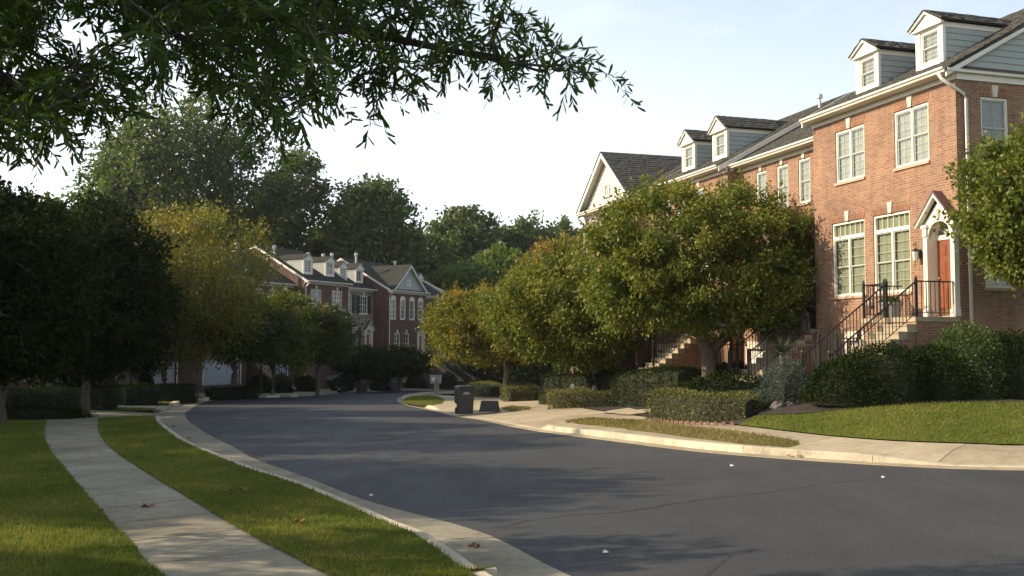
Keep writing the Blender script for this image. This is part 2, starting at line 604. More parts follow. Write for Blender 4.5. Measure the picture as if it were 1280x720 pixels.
def sheet(A, B, zf, m=4):
    """grid between two polylines of equal length; zf(x, y, v) gives the height"""
    mb = MB()
    for a, b in zip(A, B):
        for j in range(m + 1):
            v = j / m
            p = a.lerp(b, v)
            mb.v.append((p.x, p.y, zf(p.x, p.y, v)))
    for i in range(len(A) - 1):
        for j in range(m):
            k = i * (m + 1) + j
            mb.f.append((k, k + 1, k + m + 2, k + m + 1))
    return mb

def up_faces(me):
    """turn a sheet's faces upwards"""
    me.update()
    if sum(p.normal.z * p.area for p in me.polygons) < 0:
        me.flip_normals()

def sheet_obj(name, A, B, zf, mat, m=4, kind='structure'):
    me = sheet(A, B, zf, m).mesh(name)
    up_faces(me)
    me.polygons.foreach_set('use_smooth', [True] * len(me.polygons))
    o = obj(name, me, mat)
    if kind:
        o['kind'] = kind
    return o

def slab_pieces(name, A, B, zf, mat, parent, gap=0.008, thick=0.12, m=2, groups=None):
    """pieces between stations; each one a child mesh with open joints between them"""
    idx = groups
    for i0, i1 in zip(idx[:-1], idx[1:]):
        a = A[i0:i1 + 1]
        b = B[i0:i1 + 1]
        a = [v.copy() for v in a]
        b = [v.copy() for v in b]
        for c in (a, b):
            d0 = (c[1] - c[0])
            d1 = (c[-1] - c[-2])
            if d0.length > gap * 2: c[0] = c[0] + d0.normalized() * gap
            if d1.length > gap * 2: c[-1] = c[-1] - d1.normalized() * gap
        mb = MB()
        tilt = random.uniform(-0.003, 0.003)
        n = len(a)
        for p, q in zip(a, b):
            for j in range(m + 1):
                w = p.lerp(q, j / m)
                mb.v.append((w.x, w.y, zf(w.x, w.y, j / m) + tilt * (j / m)))
        for i in range(n - 1):
            for j in range(m):
                k = i * (m + 1) + j
                mb.f.append((k, k + 1, k + m + 2, k + m + 1))
        # skirts
        ring = [j for j in range(m + 1)] + [(i + 1) * (m + 1) + m for i in range(n - 1)] + [(n - 1) * (m + 1) + j for j in range(m - 1, -1, -1)] + [i * (m + 1) for i in range(n - 2, 0, -1)]
        base = len(mb.v)
        for r_ in ring:
            x, y, z = mb.v[r_]
            mb.v.append((x, y, z - thick))
        L = len(ring)
        for q in range(L):
            mb.f.append((ring[q], base + q, base + (q + 1) % L, ring[(q + 1) % L]))
        me = mb.mesh(name)
        import bmesh
        bm = bmesh.new()
        bm.from_mesh(me)
        bmesh.ops.recalc_face_normals(bm, faces=bm.faces)
        bm.to_mesh(me)
        bm.free()
        me.update()
        if sum(p.normal.z * p.area for p in me.polygons) < 0:
            me.flip_normals()
        obj(name, me, mat, parent)

def stations(P, step):
    L = arclen(P)
    out = [0]
    nxt = step
    for i, l in enumerate(L):
        if l >= nxt:
            out.append(i)
            nxt += step
    if out[-1] != len(P) - 1:
        if len(P) - 1 - out[-1] < 2: out[-1] = len(P) - 1
        else: out.append(len(P) - 1)
    return out

random.seed(4)
np.random.seed(4)
KH = 0.13        # kerb height

# wide ground sheet under everything, out to the horizon
def ground_sheet():
    xs = [-900, -500, -300, -200] + list(np.arange(-140, 141, 4.0)) + [200, 300, 500, 900]
    ys = [-200, -100, -50] + list(np.arange(-30, 161, 4.0)) + [200, 300, 500, 900, 1500]
    mb = MB()
    for y in ys:
        for x in xs:
            mb.v.append((x, y, gz(x, y) - 0.22))
    w = len(xs)
    for j in range(len(ys) - 1):
        for i in range(w - 1):
            k = j * w + i
            mb.f.append((k, k + 1, k + w + 1, k + w))
    o = obj('ground', mb, 'wild_ground')
    structure(o)
ground_sheet()

# road edges, surveyed as pairs of points (left edge, right edge), then extended beyond the picture
PAIRS = [((712, 720), None), ((599, 665), (1280, 588)), ((461, 627), (1083, 580.6)), ((386, 598), (881.5, 565.6)),
         ((320, 574.5), (774, 552.5)), ((290, 558), (700, 543)), ((255, 540), (648, 535)), ((232, 522), (601, 525)),
         ((236, 513), (567.5, 520)), ((259, 502), (537.5, 512.5)), ((304, 496.5), (512, 507.5)), ((352, 495.5), (497, 502)),
         ((390, 493.5), (499, 497)), ((420, 490.5), (512, 494)), ((480, 488.5), (545, 491.5)), ((560, 487), (600, 490.3)),
         ((640, 486), (660, 489.5)), ((760, 485), (770, 488.8))]
Lw = [Vector((13, -16, 0)), Vector((8.8, -8, 0)), Vector((4.9, 0.3, 0)), Vector((2.6, 5.4, 0))] + [U(a) for a, b in PAIRS]
r0 = U((1280, 588))
Rw = [Vector((30, -6, 0)), Vector((23, 3, 0)), Vector((17.5, 9.5, 0)), Vector((14.2, 12.4, 0)), r0 + Vector((2.6, -1.0, 0))] + [U(b) for a, b in PAIRS[1:]]
NL = 321
LE = catmull(Lw, NL)
RE = catmull(Rw, NL)
road = sheet_obj('road', LE, RE, lambda x, y, v: gz(x, y) + 0.035 * math.sin(math.pi * v), 'asphalt', 16)

# ---- left side: gutter pan, kerb, grass verge, footpath
KIN = [(619, 722), (599, 711), (570, 690), (530, 665), (490, 649.5), (451, 632.5), (386, 606), (320, 585), (285, 572), (237, 552), (217, 539), (203, 528), (200, 520)]
KIN_FAR = [(203, 516), (222, 506), (257, 500.5), (293, 498.2), (350, 496.8), (390, 494.5), (425, 491.3), (480, 489.2), (560, 487.6)]
kin_w = [Vector((11.6, -16.5, 0)), Vector((7.9, -8.5, 0)), Vector((3.9, 0, 0)), Vector((1.5, 5, 0))] + [U(p, KH) for p in KIN]
kin = catmull(kin_w, 161)
kin_f = catmull([U(KIN[-1], KH)] + [U(p, 0.02) for p in KIN_FAR], 81)
kall = resample(kin + kin_f[1:], 261)
le_r = resample(LE, 400)
def nearest_on(P, q):
    return min(P, key=lambda p: (p - q).length_squared)
gut_outer = kall
gut_inner = [nearest_on(le_r, p) for p in kall]
g_root = structure(empty('gutter'))
st = stations(gut_outer, 3.05)
slab_pieces('gutter_pan', gut_inner, gut_outer, lambda x, y, v: gz(x, y) + 0.006, 'concrete', g_root, 0.006, 0.1, 2, st)
k_root = structure(empty('kerb'))
kout = offset(kin, 0.16)
st = stations(kin, 3.05)
slab_pieces('kerb_stone', kin, kout, lambda x, y, v: gz(x, y) + KH, 'concrete_pale', k_root, 0.006, 0.2, 2, st)

PR = [(124, 522.5), (125, 540), (140, 560), (170, 581), (200, 600), (227, 616), (270, 642), (312, 667.5), (379, 701), (415, 720)]
PL = [(57, 527), (54, 540), (59, 560), (80, 587.5), (105, 617.5), (132.5, 650), (162, 680), (200, 720)]
pr_w = [U(p, KH) for p in PR[::-1]]
pl_w = [U(p, KH) for p in PL[::-1]]
d1 = (pr_w[0] - pr_w[1]).normalized()
pr_w = [pr_w[0] + d1 * 12 + Vector((1.6, 0, 0)), pr_w[0] + d1 * 5 + Vector((0.4, 0, 0))] + pr_w
pl_w = [pl_w[0] + d1 * 12 + Vector((1.6, 0, 0)), pl_w[0] + d1 * 5 + Vector((0.4, 0, 0))] + pl_w
path_r = resample(catmull(pr_w, 200), 181)
path_l = resample(catmull(pl_w, 200), 181)
pathz = lambda x, y, v: gz(x, y) + KH
p_root = structure(empty('footpath'))
slab_pieces('concrete_slab', path_l, path_r, pathz, 'concrete', p_root, 0.018, 0.1, 2, stations(path_r, 1.42))
base_r = offset(path_r, -0.06)
# verge between path and kerb
vk = resample(kout, 181)
cut = 0
near_kout = [nearest_on(kout, p) for p in path_r]
verge_a = offset(path_r, 0.03)
def lawn_z(x, y, v):
    return gz(x, y) + KH + 0.015 + 0.02 * math.sin(x * 1.3 + y * 0.7) * min(1, 6 * v * (1 - v)) 
# pair by fractions from the near end on both sides
i_near = min(range(len(kout)), key=lambda i: (kout[i] - path_r[0]).length)
verge_b = resample(kout[i_near:], 181)
lawn_verge = sheet_obj('verge_lawn', verge_a, verge_b, lawn_z, 'lawn', 10)

# apron of concrete where the driveways of the left row meet the road
BK = [(57, 527), (58, 514), (110, 501), (150, 495.5), (220, 491), (300, 488.5), (380, 487), (470, 485)]
bk = catmull([U(p, KH) for p in BK], 81)
kf2 = [kin[-1].copy()] + kin_f
ap_b = resample([U((198.5, 523), KH)] + kin_f, 81)
ap = sheet_obj('driveway_apron', bk, ap_b, lambda x, y, v: gz(x, y) + KH - 0.11 * v ** 3, 'concrete', 6)
# left yard lawn reaching the left row
yard_near = [U(p, KH) for p in [(54, 540)]]
far_edge = [Vector((-75, -16, 0)), Vector((-62, 12, 0)), Vector((-52, 25, 0)), Vector((-48, 40, 0)), Vector((-38, 62, 0)), Vector((-26, 86, 0))]
yl_a = resample(offset(path_l, -0.03), 121)
yl_b = resample(catmull(far_edge[:4], 60), 121)
def left_z(x, y, v):
    return gz(x, y) + KH + 0.012 + 0.9 * min(1, v * 1.3) ** 1.5
lawn_left = sheet_obj('left_lawn', yl_a, yl_b, left_z, 'lawn', 24)
yl_a2 = resample(bk, 61)
yl_b2 = resample(catmull([yl_b[-1]] + [Vector((-38, 62, 0)), Vector((-26, 84, 0)), Vector((-6, 108, 0))], 60), 61)
front_yards = sheet_obj('front_yards', yl_a2, yl_b2, lambda x, y, v: gz(x, y) + KH + 0.012 + 0.9 * min(1, v * 1.3) ** 1.5 , 'soil', 16)

# ---- right side
re_r = resample(RE, 400)
Rg = offset(re_r, -0.30)       # kerb foot: outwards from the road
if (Rg[200] - LE[160]).length < (re_r[200] - LE[160]).length:
    RSGN = 1
else:
    RSGN = -1
Rg = offset(re_r, 0.30 * RSGN)
Rk = offset(re_r, 0.46 * RSGN)
gr2 = structure(empty('gutter'))
slab_pieces('gutter_pan', re_r, Rg, lambda x, y, v: gz(x, y) + 0.006, 'concrete_tan', gr2, 0.005, 0.1, 1, stations(re_r, 3.05))
def px_of(p, z):
    rx, ry, rz_ = p.x, p.y, z - CAM_Z
    c, s = math.cos(PITCH), math.sin(PITCH)
    dep = ry * c + rz_ * s
    upv = -ry * s + rz_ * c
    return 640 + F_PX * rx / dep, 360 - F_PX * upv / dep
def kerb_h(p):
    if p.y < 1: return KH
    x, y = px_of(p, gz(p.x, p.y))
    if y < 498: return KH
    if x < 541: return KH
    if x < 548: return KH * (548 - x) / 7
    if x < 676: return 0.012
    if x < 684: return KH * (x - 676) / 8
    if x < 1060: return KH
    if x < 1195: return KH * (1195 - x) / 135 + 0.012
    return 0.02
kr2 = structure(empty('kerb'))
khm = {}
for i, p in enumerate(Rg):
    khm[i] = kerb_h(p)
idx = stations(Rg, 2.6)
for i0, i1 in zip(idx[:-1], idx[1:]):
    mb = MB()
    n = i1 - i0 + 1
    for q in range(i0, i1 + 1):
        a, b = Rg[q], Rk[q]
        if q == i0: a = a + (Rg[q + 1] - a).normalized() * 0.006; b = b + (Rk[q + 1] - b).normalized() * 0.006
        if q == i1: a = a - (a - Rg[q - 1]).normalized() * 0.006; b = b - (b - Rk[q - 1]).normalized() * 0.006
        g = gz(a.x, a.y)
        h = khm[q]
        ai = a + (b - a).normalized() * 0.03
        mb.v += [(a.x, a.y, g - 0.05), (a.x, a.y, g + h * 0.85 + 0.004), (ai.x, ai.y, g + h + 0.006), (b.x, b.y, g + h + 0.008), (b.x, b.y, g - 0.05)]
    for q in range(n - 1):
        for j in range(4):
            k = q * 5 + j
            mb.f.append((k, k + 1, k + 6, k + 5))
    mb.f.append((0, 1, 2, 3, 4))
    mb.f.append(tuple((n - 1) * 5 + j for j in (4, 3, 2, 1, 0)))
    obj('kerb_stone', mb, 'concrete_pale', kr2)

# row frame of the near terrace: t runs along the facades away from the camera, u out to the street
RC = Vector((11.2, 24.83, 0))
RD = Vector((-.2957, .9553, 0))
RN = Vector((-.9553, -.2957, 0))
RANG = math.atan2(RD.y, RD.x)
def W(t, u, z=0):
    p = RC + RD * t + RN * u
    return Vector((p.x, p.y, z))

# back line of the pavement
RB = [(1280, 556.7), (1243, 555.8), (1107, 550.6), (1000, 541), (900, 529), (816, 522), (720, 509), (682, 501.5), (640, 498.5), (592, 496.6), (560, 494.3), (530, 492.5)]
rb_w = [Vector((27, 2, 0)), Vector((20, 9.5, 0)), Vector((15.6, 14.6, 0)), Vector((12.6, 17.2, 0))] + [U(p, KH) for p in RB]
rb = resample(catmull(rb_w, 240), 241)
i_s = min(range(len(Rk)), key=lambda i: (Rk[i] - rb[0]).length)
i_e = min(range(len(Rk)), key=lambda i: (Rk[i] - rb[-1]).length)
# pair each back point with the kerb point nearest to it, kept monotone
ks = []
last = 0
for p in rb:
    j = min(range(last, len(Rk)), key=lambda i: (Rk[i] - p).length)
    if j - last > 6: j = last + 6 if ks else j
    last = j
    ks.append(j)
ka = [Rk[j] for j in ks]
def pav_z(x, y, v):
    return gz(x, y) + KH
def pav_piece_z(x, y, v):
    p = nearest_on(Rk, Vector((x, y, 0)))
    h = kerb_h(p)
    return gz(x, y) + h + (KH - h) * min(1, v * 2.2)
s_root = structure(empty('pavement'))
slab_pieces('concrete_slab', ka, rb, pav_piece_z, 'concrete_tan', s_root, 0.009, 0.1, 6, stations(rb, 2.55))

# right yard: rising lawn in front of and beside the end house, garden soil farther up the street
def house_line(i, n):
    return None
hl = [W(-22, -14), W(-12, -8), W(-6, -2), W(-2.5, 0.5), W(0, 2.6), W(3, 1.0), W(8, 0.5), W(14, 0.5), W(20, 0.8), W(26, 1), W(34, 1), W(44, 4)]
hlr = catmull(hl, 241)
def right_z(x, y, v):
    p = Vector((x, y, 0)) - RC
    t = p.dot(RD)
    tgt = 0.98 + 0.22 * min(1, max(0, (t - 1) / 4)) - 0.40 * min(1, max(0, (t - 7) / 3))
    base = gz(x, y) + KH
    w = min(1, max(0, (t - 0.5) / 3))
    v0, v1 = 0.46 * w, 0.72 + 0.16 * w
    s = min(1, max(0, (v - v0) / (v1 - v0)))
    s = s * s * (3 - 2 * s) * w + (1 - w) * s
    if t > 10: tgt = tgt - 0.02 * (t - 10)
    if t > 22: tgt = min(tgt, 0.7 - 0.25 * (t - 22))
    return base + max(0, tgt - base) * s + 0.02
def band(i0, i1, j0, j1, n):
    return resample(rb[i0:i1 + 1], n), resample(hlr[j0:j1 + 1], n)
i900 = min(range(len(rb)), key=lambda i: (rb[i] - U((930, 531), KH)).length)
j0 = min(range(len(hlr)), key=lambda i: (hlr[i] - W(3, 1)).length)
a, b = band(0, i900, 0, j0, 100)
lawn_right = sheet_obj('right_lawn', a, b, right_z, 'lawn', 20)
a, b = band(i900, 240, j0, 240, 120)
yard_right = sheet_obj('garden_beds', a, b, right_z, 'soil', 12)
sheet_obj('side_yard', resample(hlr[:j0], 40), resample([W(-40, -14), W(-30, -50), W(0, -60), W(1, -16)], 40), lambda x, y, v: 1.0 - 0.6 * v, 'lawn', 6)
from mathutils.bvhtree import BVHTree
_dg = bpy.context.evaluated_depsgraph_get()
_sheets = [BVHTree.FromObject(o, _dg) for o in (lawn_right, yard_right, lawn_left, lawn_verge, ap, front_yards, road)]
def soil_z(x, y):
    """height of the topmost ground sheet at a point"""
    best = gz(x, y) + KH if True else 0
    hit = False
    for b in _sheets:
        h = b.ray_cast(Vector((x, y, 20)), Vector((0, 0, -1)))
        if h[0] and (not hit or h[0].z > best):
            best = h[0].z; hit = True
    return best

# ------------------------------------------------------------------ leaf clouds
def cards_mesh(name, C, D, S, Wd, T, mat, droop=0.0, oblong=False):
    """C centres, D unit directions, S lengths, Wd widths, T tints: one folded four-sided leaf each"""
    n = len(C)
    rnd = np.random.normal(size=(n, 3))
    side = np.cross(D, rnd)
    side /= np.linalg.norm(side, axis=1)[:, None] + 1e-9
    nor = np.cross(D, side)
    S = S[:, None]
    Wd = Wd[:, None]
    base = C
    tip = C + D * S + np.array([0, 0, -droop]) * S
    mid = C + D * S * 0.5
    l = mid + side * Wd * 0.5 + nor * Wd * 0.18
    r = mid - side * Wd * 0.5 + nor * Wd * 0.18
    if oblong:
        q1, q2 = C + D * S * 0.22, C + D * S * 0.72
        V = np.stack([base, q1 + side * Wd * 0.36, q2 + side * Wd * 0.5, tip, q2 - side * Wd * 0.5, q1 - side * Wd * 0.36], 1).reshape(-1, 3)
    else:
        V = np.stack([base, l, tip, r], 1).reshape(-1, 3)
    K = 6 if oblong else 4
    me = bpy.data.meshes.new(name)
    me.vertices.add(K * n)
    me.vertices.foreach_set('co', V.astype(np.float32).ravel())
    me.loops.add(K * n)
    me.loops.foreach_set('vertex_index', np.arange(K * n, dtype=np.int32))
    me.polygons.add(n)
    me.polygons.foreach_set('loop_start', np.arange(0, K * n, K, dtype=np.int32))
    at_ = me.attributes.new('tint', 'FLOAT', 'POINT')
    at_.data.foreach_set('value', np.repeat(T, K).astype(np.float32))
    me.update(calc_edges=True)
    me.materials.append(MATS[mat])
    return me

def unit(a):
    return a / (np.linalg.norm(a, axis=1)[:, None] + 1e-9)

def skeleton(trunk, tips, rt, r_tip=0.008, bend=0.12, step=0.35, seed=1):
    """branch tree: every tip grows from the nearest point already on the tree; radii add up towards the root"""
    rng = np.random.RandomState(seed)
    nodes = [np.array(p, float) for p in trunk]
    par = [-1] + list(range(len(trunk) - 1))
    nt_ = len(trunk)
    top = nodes[-1]
    fork = max(1, int(nt_ * 0.45))
    order = np.argsort(np.linalg.norm(tips - nodes[fork], axis=1))
    arr = np.zeros((len(trunk) + len(tips) * 12, 3))
    arr[:nt_] = nodes
    cnt = nt_
    start = nodes[fork]
    tipnode = []
    for q in order:
        t = tips[q]
        A = arr[fork:cnt]
        d = np.linalg.norm(A - t, axis=1)
        back = np.linalg.norm(A - start, axis=1)
        tl = np.linalg.norm(t - start)
        cost = d + 0.35 * np.maximum(0, back + 0.6 * d - tl)
        j = int(np.argmin(cost)) + fork
        p0 = arr[j]
        L = np.linalg.norm(t - p0)
        n = max(1, min(10, int(L / step)))
        off = rng.normal(size=3) * bend * L
        off[2] += 0.10 * L
        pj = j
        for i in range(1, n + 1):
            f = i / n
            p = p0 * (1 - f) + t * f + off * math.sin(math.pi * f) * (1 if n > 1 else 0)
            arr[cnt] = p
            par.append(pj)
            pj = cnt
            cnt += 1
        tipnode.append(pj)
    arr = arr[:cnt]
    w = np.zeros(cnt)
    for k in tipnode: w[k] += 1
    for k in range(cnt - 1, 0, -1):
        w[par[k]] += w[k]
    tot = max(w[0], 1)
    ex = 0.46
    rad = rt * (np.maximum(w, 0.4) / tot) ** ex
    rad = np.maximum(rad, r_tip)
    for k in range(nt_):
        rad[k] = max(rad[k], rt * (1 - 0.25 * k / nt_)) if k <= fork else rad[k]
    return arr, par, rad

def branch_mesh(name, arr, par, rad, mat, kmax=8, min_r=0.0, flare=1.0):
    mb = MB()
    V = mb.v
    n = len(arr)
    kids = [[] for _ in range(n)]
    for i, p in enumerate(par):
        if p >= 0: kids[p].append(i)
    # chains
    stack = [(-1, 0)]
    done = []
    starts = [(None, 0)]
    while starts:
        prev, s = starts.pop()
        chain = [] if prev is None else [prev]
        cur = s
        while True:
            chain.append(cur)
            ks_ = sorted(kids[cur], key=lambda c: -rad[c])
            for c in ks_[1:]:
                starts.append((cur, c))
            if not ks_: break
            cur = ks_[0]
        if rad[chain[min(1, len(chain) - 1)]] < min_r or len(chain) < 2: continue
        pts = [arr[c] for c in chain]
        rr = [rad[c] for c in chain]
        if prev is not None: rr[0] = rr[1] * 1.15
        else: rr[0] *= flare
        k = kmax if rr[0] > 0.05 else (5 if rr[0] > 0.02 else 4)
        mb.tube(pts, rr, k, cap=False)
    mb.sm = True
    me = mb.mesh(name)
    me.materials.append(MATS[mat])
    return me

def crown_points(n, c, r, rng, hollow=0.35, flat=0.0, lumps=7, lump=0.28):
    """points through a lumpy ellipsoid, denser towards the outside"""
    c = np.array(c, float)
    r = np.array(r, float)
    L = unit(rng.normal(size=(lumps, 3)))
    amp = rng.uniform(-lump, lump, lumps)
    out = []
    while len(out) < n:
        d = unit(rng.normal(size=(1, 3)))[0]
        rho = (hollow ** 3 + (1 - hollow ** 3) * rng.rand()) ** (1 / 3)
        k = 1 + float(np.sum(amp * np.maximum(0, L @ d) ** 3))
        p = d * rho * k
        if p[2] < -1 + flat: continue
        out.append(c + p * r)
    return np.array(out)

def clump_leaves(tips, centre, per, spread, size, ratio, rng, out_bias=0.5, down=0.35, tint_f=None, flatten=0.75):
    n = len(tips) * per
    C0 = np.repeat(tips, per, 0)
    off = rng.normal(size=(n, 3))
    off = off * np.array([spread, spread, spread * flatten])
    C = C0 + off
    o = unit(C - np.array(centre))
    D = unit(rng.normal(size=(n, 3)) * 0.75 + o * out_bias + np.array([0, 0, -down]))
    S = size * rng.uniform(0.65, 1.25, n)
    Wd = S * ratio * rng.uniform(0.8, 1.15, n)
    ct = np.repeat(rng.rand(len(tips)), per)
    if tint_f is None:
        T = 0.55 * ct + 0.45 * rng.rand(n)
    else:
        T = tint_f(C, ct, rng.rand(n))
    return C, D, S, Wd, T

def tree(name, label, cat, base, trunk_h, c, r, n_clump, per, size, leaf, bark, rt, seed, spread=0.32, group=None,
         ratio=0.55, tint_f=None, lumps=9, lump=0.3, hollow=0.3, lean=(0, 0), flat=0.0, stems=1, down=0.35, min_r=0.006, bias=0.5, ragged=True):
    """base world point; c/r crown centre and radii relative to base"""
    rng = np.random.RandomState(seed)
    np.random.seed(seed)
    t = thing(name, label, cat, base, 0, group)
    tips = crown_points(n_clump, c, r, rng, hollow, flat, lumps, lump)
    trunk = []
    nseg = 6
    for i in range(nseg):
        f = i / (nseg - 1)
        trunk.append((lean[0] * f + rng.normal() * 0.03 * f, lean[1] * f + rng.normal() * 0.03 * f, trunk_h * 2.0 * f - (0.25 if i == 0 else 0)))
    arr, par, rad = skeleton(trunk, tips, rt, 0.006, 0.10, max(0.3, max(r) * 0.13), seed)
    obj('trunk', branch_mesh('trunk', arr, par, rad, bark, 9, min_r, 1.35), None, t)
    C, D, S, Wd, T = clump_leaves(tips, c, per, spread, size, ratio, rng, bias, down, tint_f)
    if ragged:
        # leading shoots that stand out of the outline, each a short leafy line
        ca = np.array(c, float); ra = np.array(r, float)
        q = (tips - ca) / ra
        q = q[np.linalg.norm(q, axis=1) > 0.72]
        q = q[rng.rand(len(q)) < 0.55]
        o_ = unit(q)
        g = unit(o_ + rng.normal(size=o_.shape) * 0.25 + np.array([0, 0, 0.5]))
        ns_ = len(q); m_ = 22
        Ls = rng.uniform(0.35, 0.85, ns_) * max(0.8, max(r) / 3.6)
        f = np.tile(np.linspace(0, 1, m_), ns_)
        B0 = np.repeat(ca + q * ra, m_, 0)
        C2 = B0 + np.repeat(g, m_, 0) * (np.repeat(Ls, m_) * f)[:, None] + rng.normal(size=(ns_ * m_, 3)) * 0.05
        D2 = unit(np.repeat(g, m_, 0) * 0.7 + rng.normal(size=(ns_ * m_, 3)) * 0.7)
        S2 = size * rng.uniform(0.7, 1.2, ns_ * m_)
        T2 = np.clip(np.repeat(rng.rand(ns_), m_) * 0.45 + 0.2 + 0.25 * rng.rand(ns_ * m_) + (0.06 if tint_f else 0) * f, 0, 0.93)
        C = np.vstack([C, C2]); D = np.vstack([D, D2]); S = np.concatenate([S, S2]); Wd = np.concatenate([Wd, S2 * ratio]); T = np.concatenate([T, T2])
    stuff(obj('crown', cards_mesh('crown', C, D, S, Wd, T, leaf), None, t))
    return t

# ------------------------------------------------------------------ architecture
def panel(mb, org, ax, L0, L1, Z0, Z1, holes, nrm, reveal=0.14):
    """wall skin in the plane through org along ax, with rectangular openings and reveals"""
    org = Vector(org); ax = Vector(ax); nrm = Vector(nrm)
    xs = sorted(set([L0, L1] + [h[0] for h in holes] + [h[1] for h in holes]))
    zs = sorted(set([Z0, Z1] + [h[2] for h in holes] + [h[3] for h in holes]))
    xs = [x for x in xs if L0 <= x <= L1]
    zs = [z for z in zs if Z0 <= z <= Z1]
    P = lambda a, z, dpt=0: tuple(org + ax * a + Vector((0, 0, z)) - nrm * dpt)
    flip = ax.cross(Vector((0, 0, 1))).dot(nrm) < 0
    def q(a, b, c, d):
        if flip: mb.quad(d, c, b, a)
        else: mb.quad(a, b, c, d)
    for i in range(len(xs) - 1):
        for j in range(len(zs) - 1):
            cx, cz = (xs[i] + xs[i + 1]) / 2, (zs[j] + zs[j + 1]) / 2
            if any(h[0] < cx < h[1] and h[2] < cz < h[3] for h in holes): continue
            q(P(xs[i], zs[j]), P(xs[i + 1], zs[j]), P(xs[i + 1], zs[j + 1]), P(xs[i], zs[j + 1]))
    for (a0, a1, z0, z1) in holes:
        q(P(a0, z0), P(a0, z0, reveal), P(a0, z1, reveal), P(a0, z1))
        q(P(a1, z0, reveal), P(a1, z0), P(a1, z1), P(a1, z1, reveal))
        q(P(a0, z1), P(a0, z1, reveal), P(a1, z1, reveal), P(a1, z1))
        q(P(a0, z0, reveal), P(a0, z0), P(a1, z0), P(a1, z0, reveal))

WCACHE = {}
def cached(key, fn):
    if key not in WCACHE:
        WCACHE[key] = fn()
    return WCACHE[key]

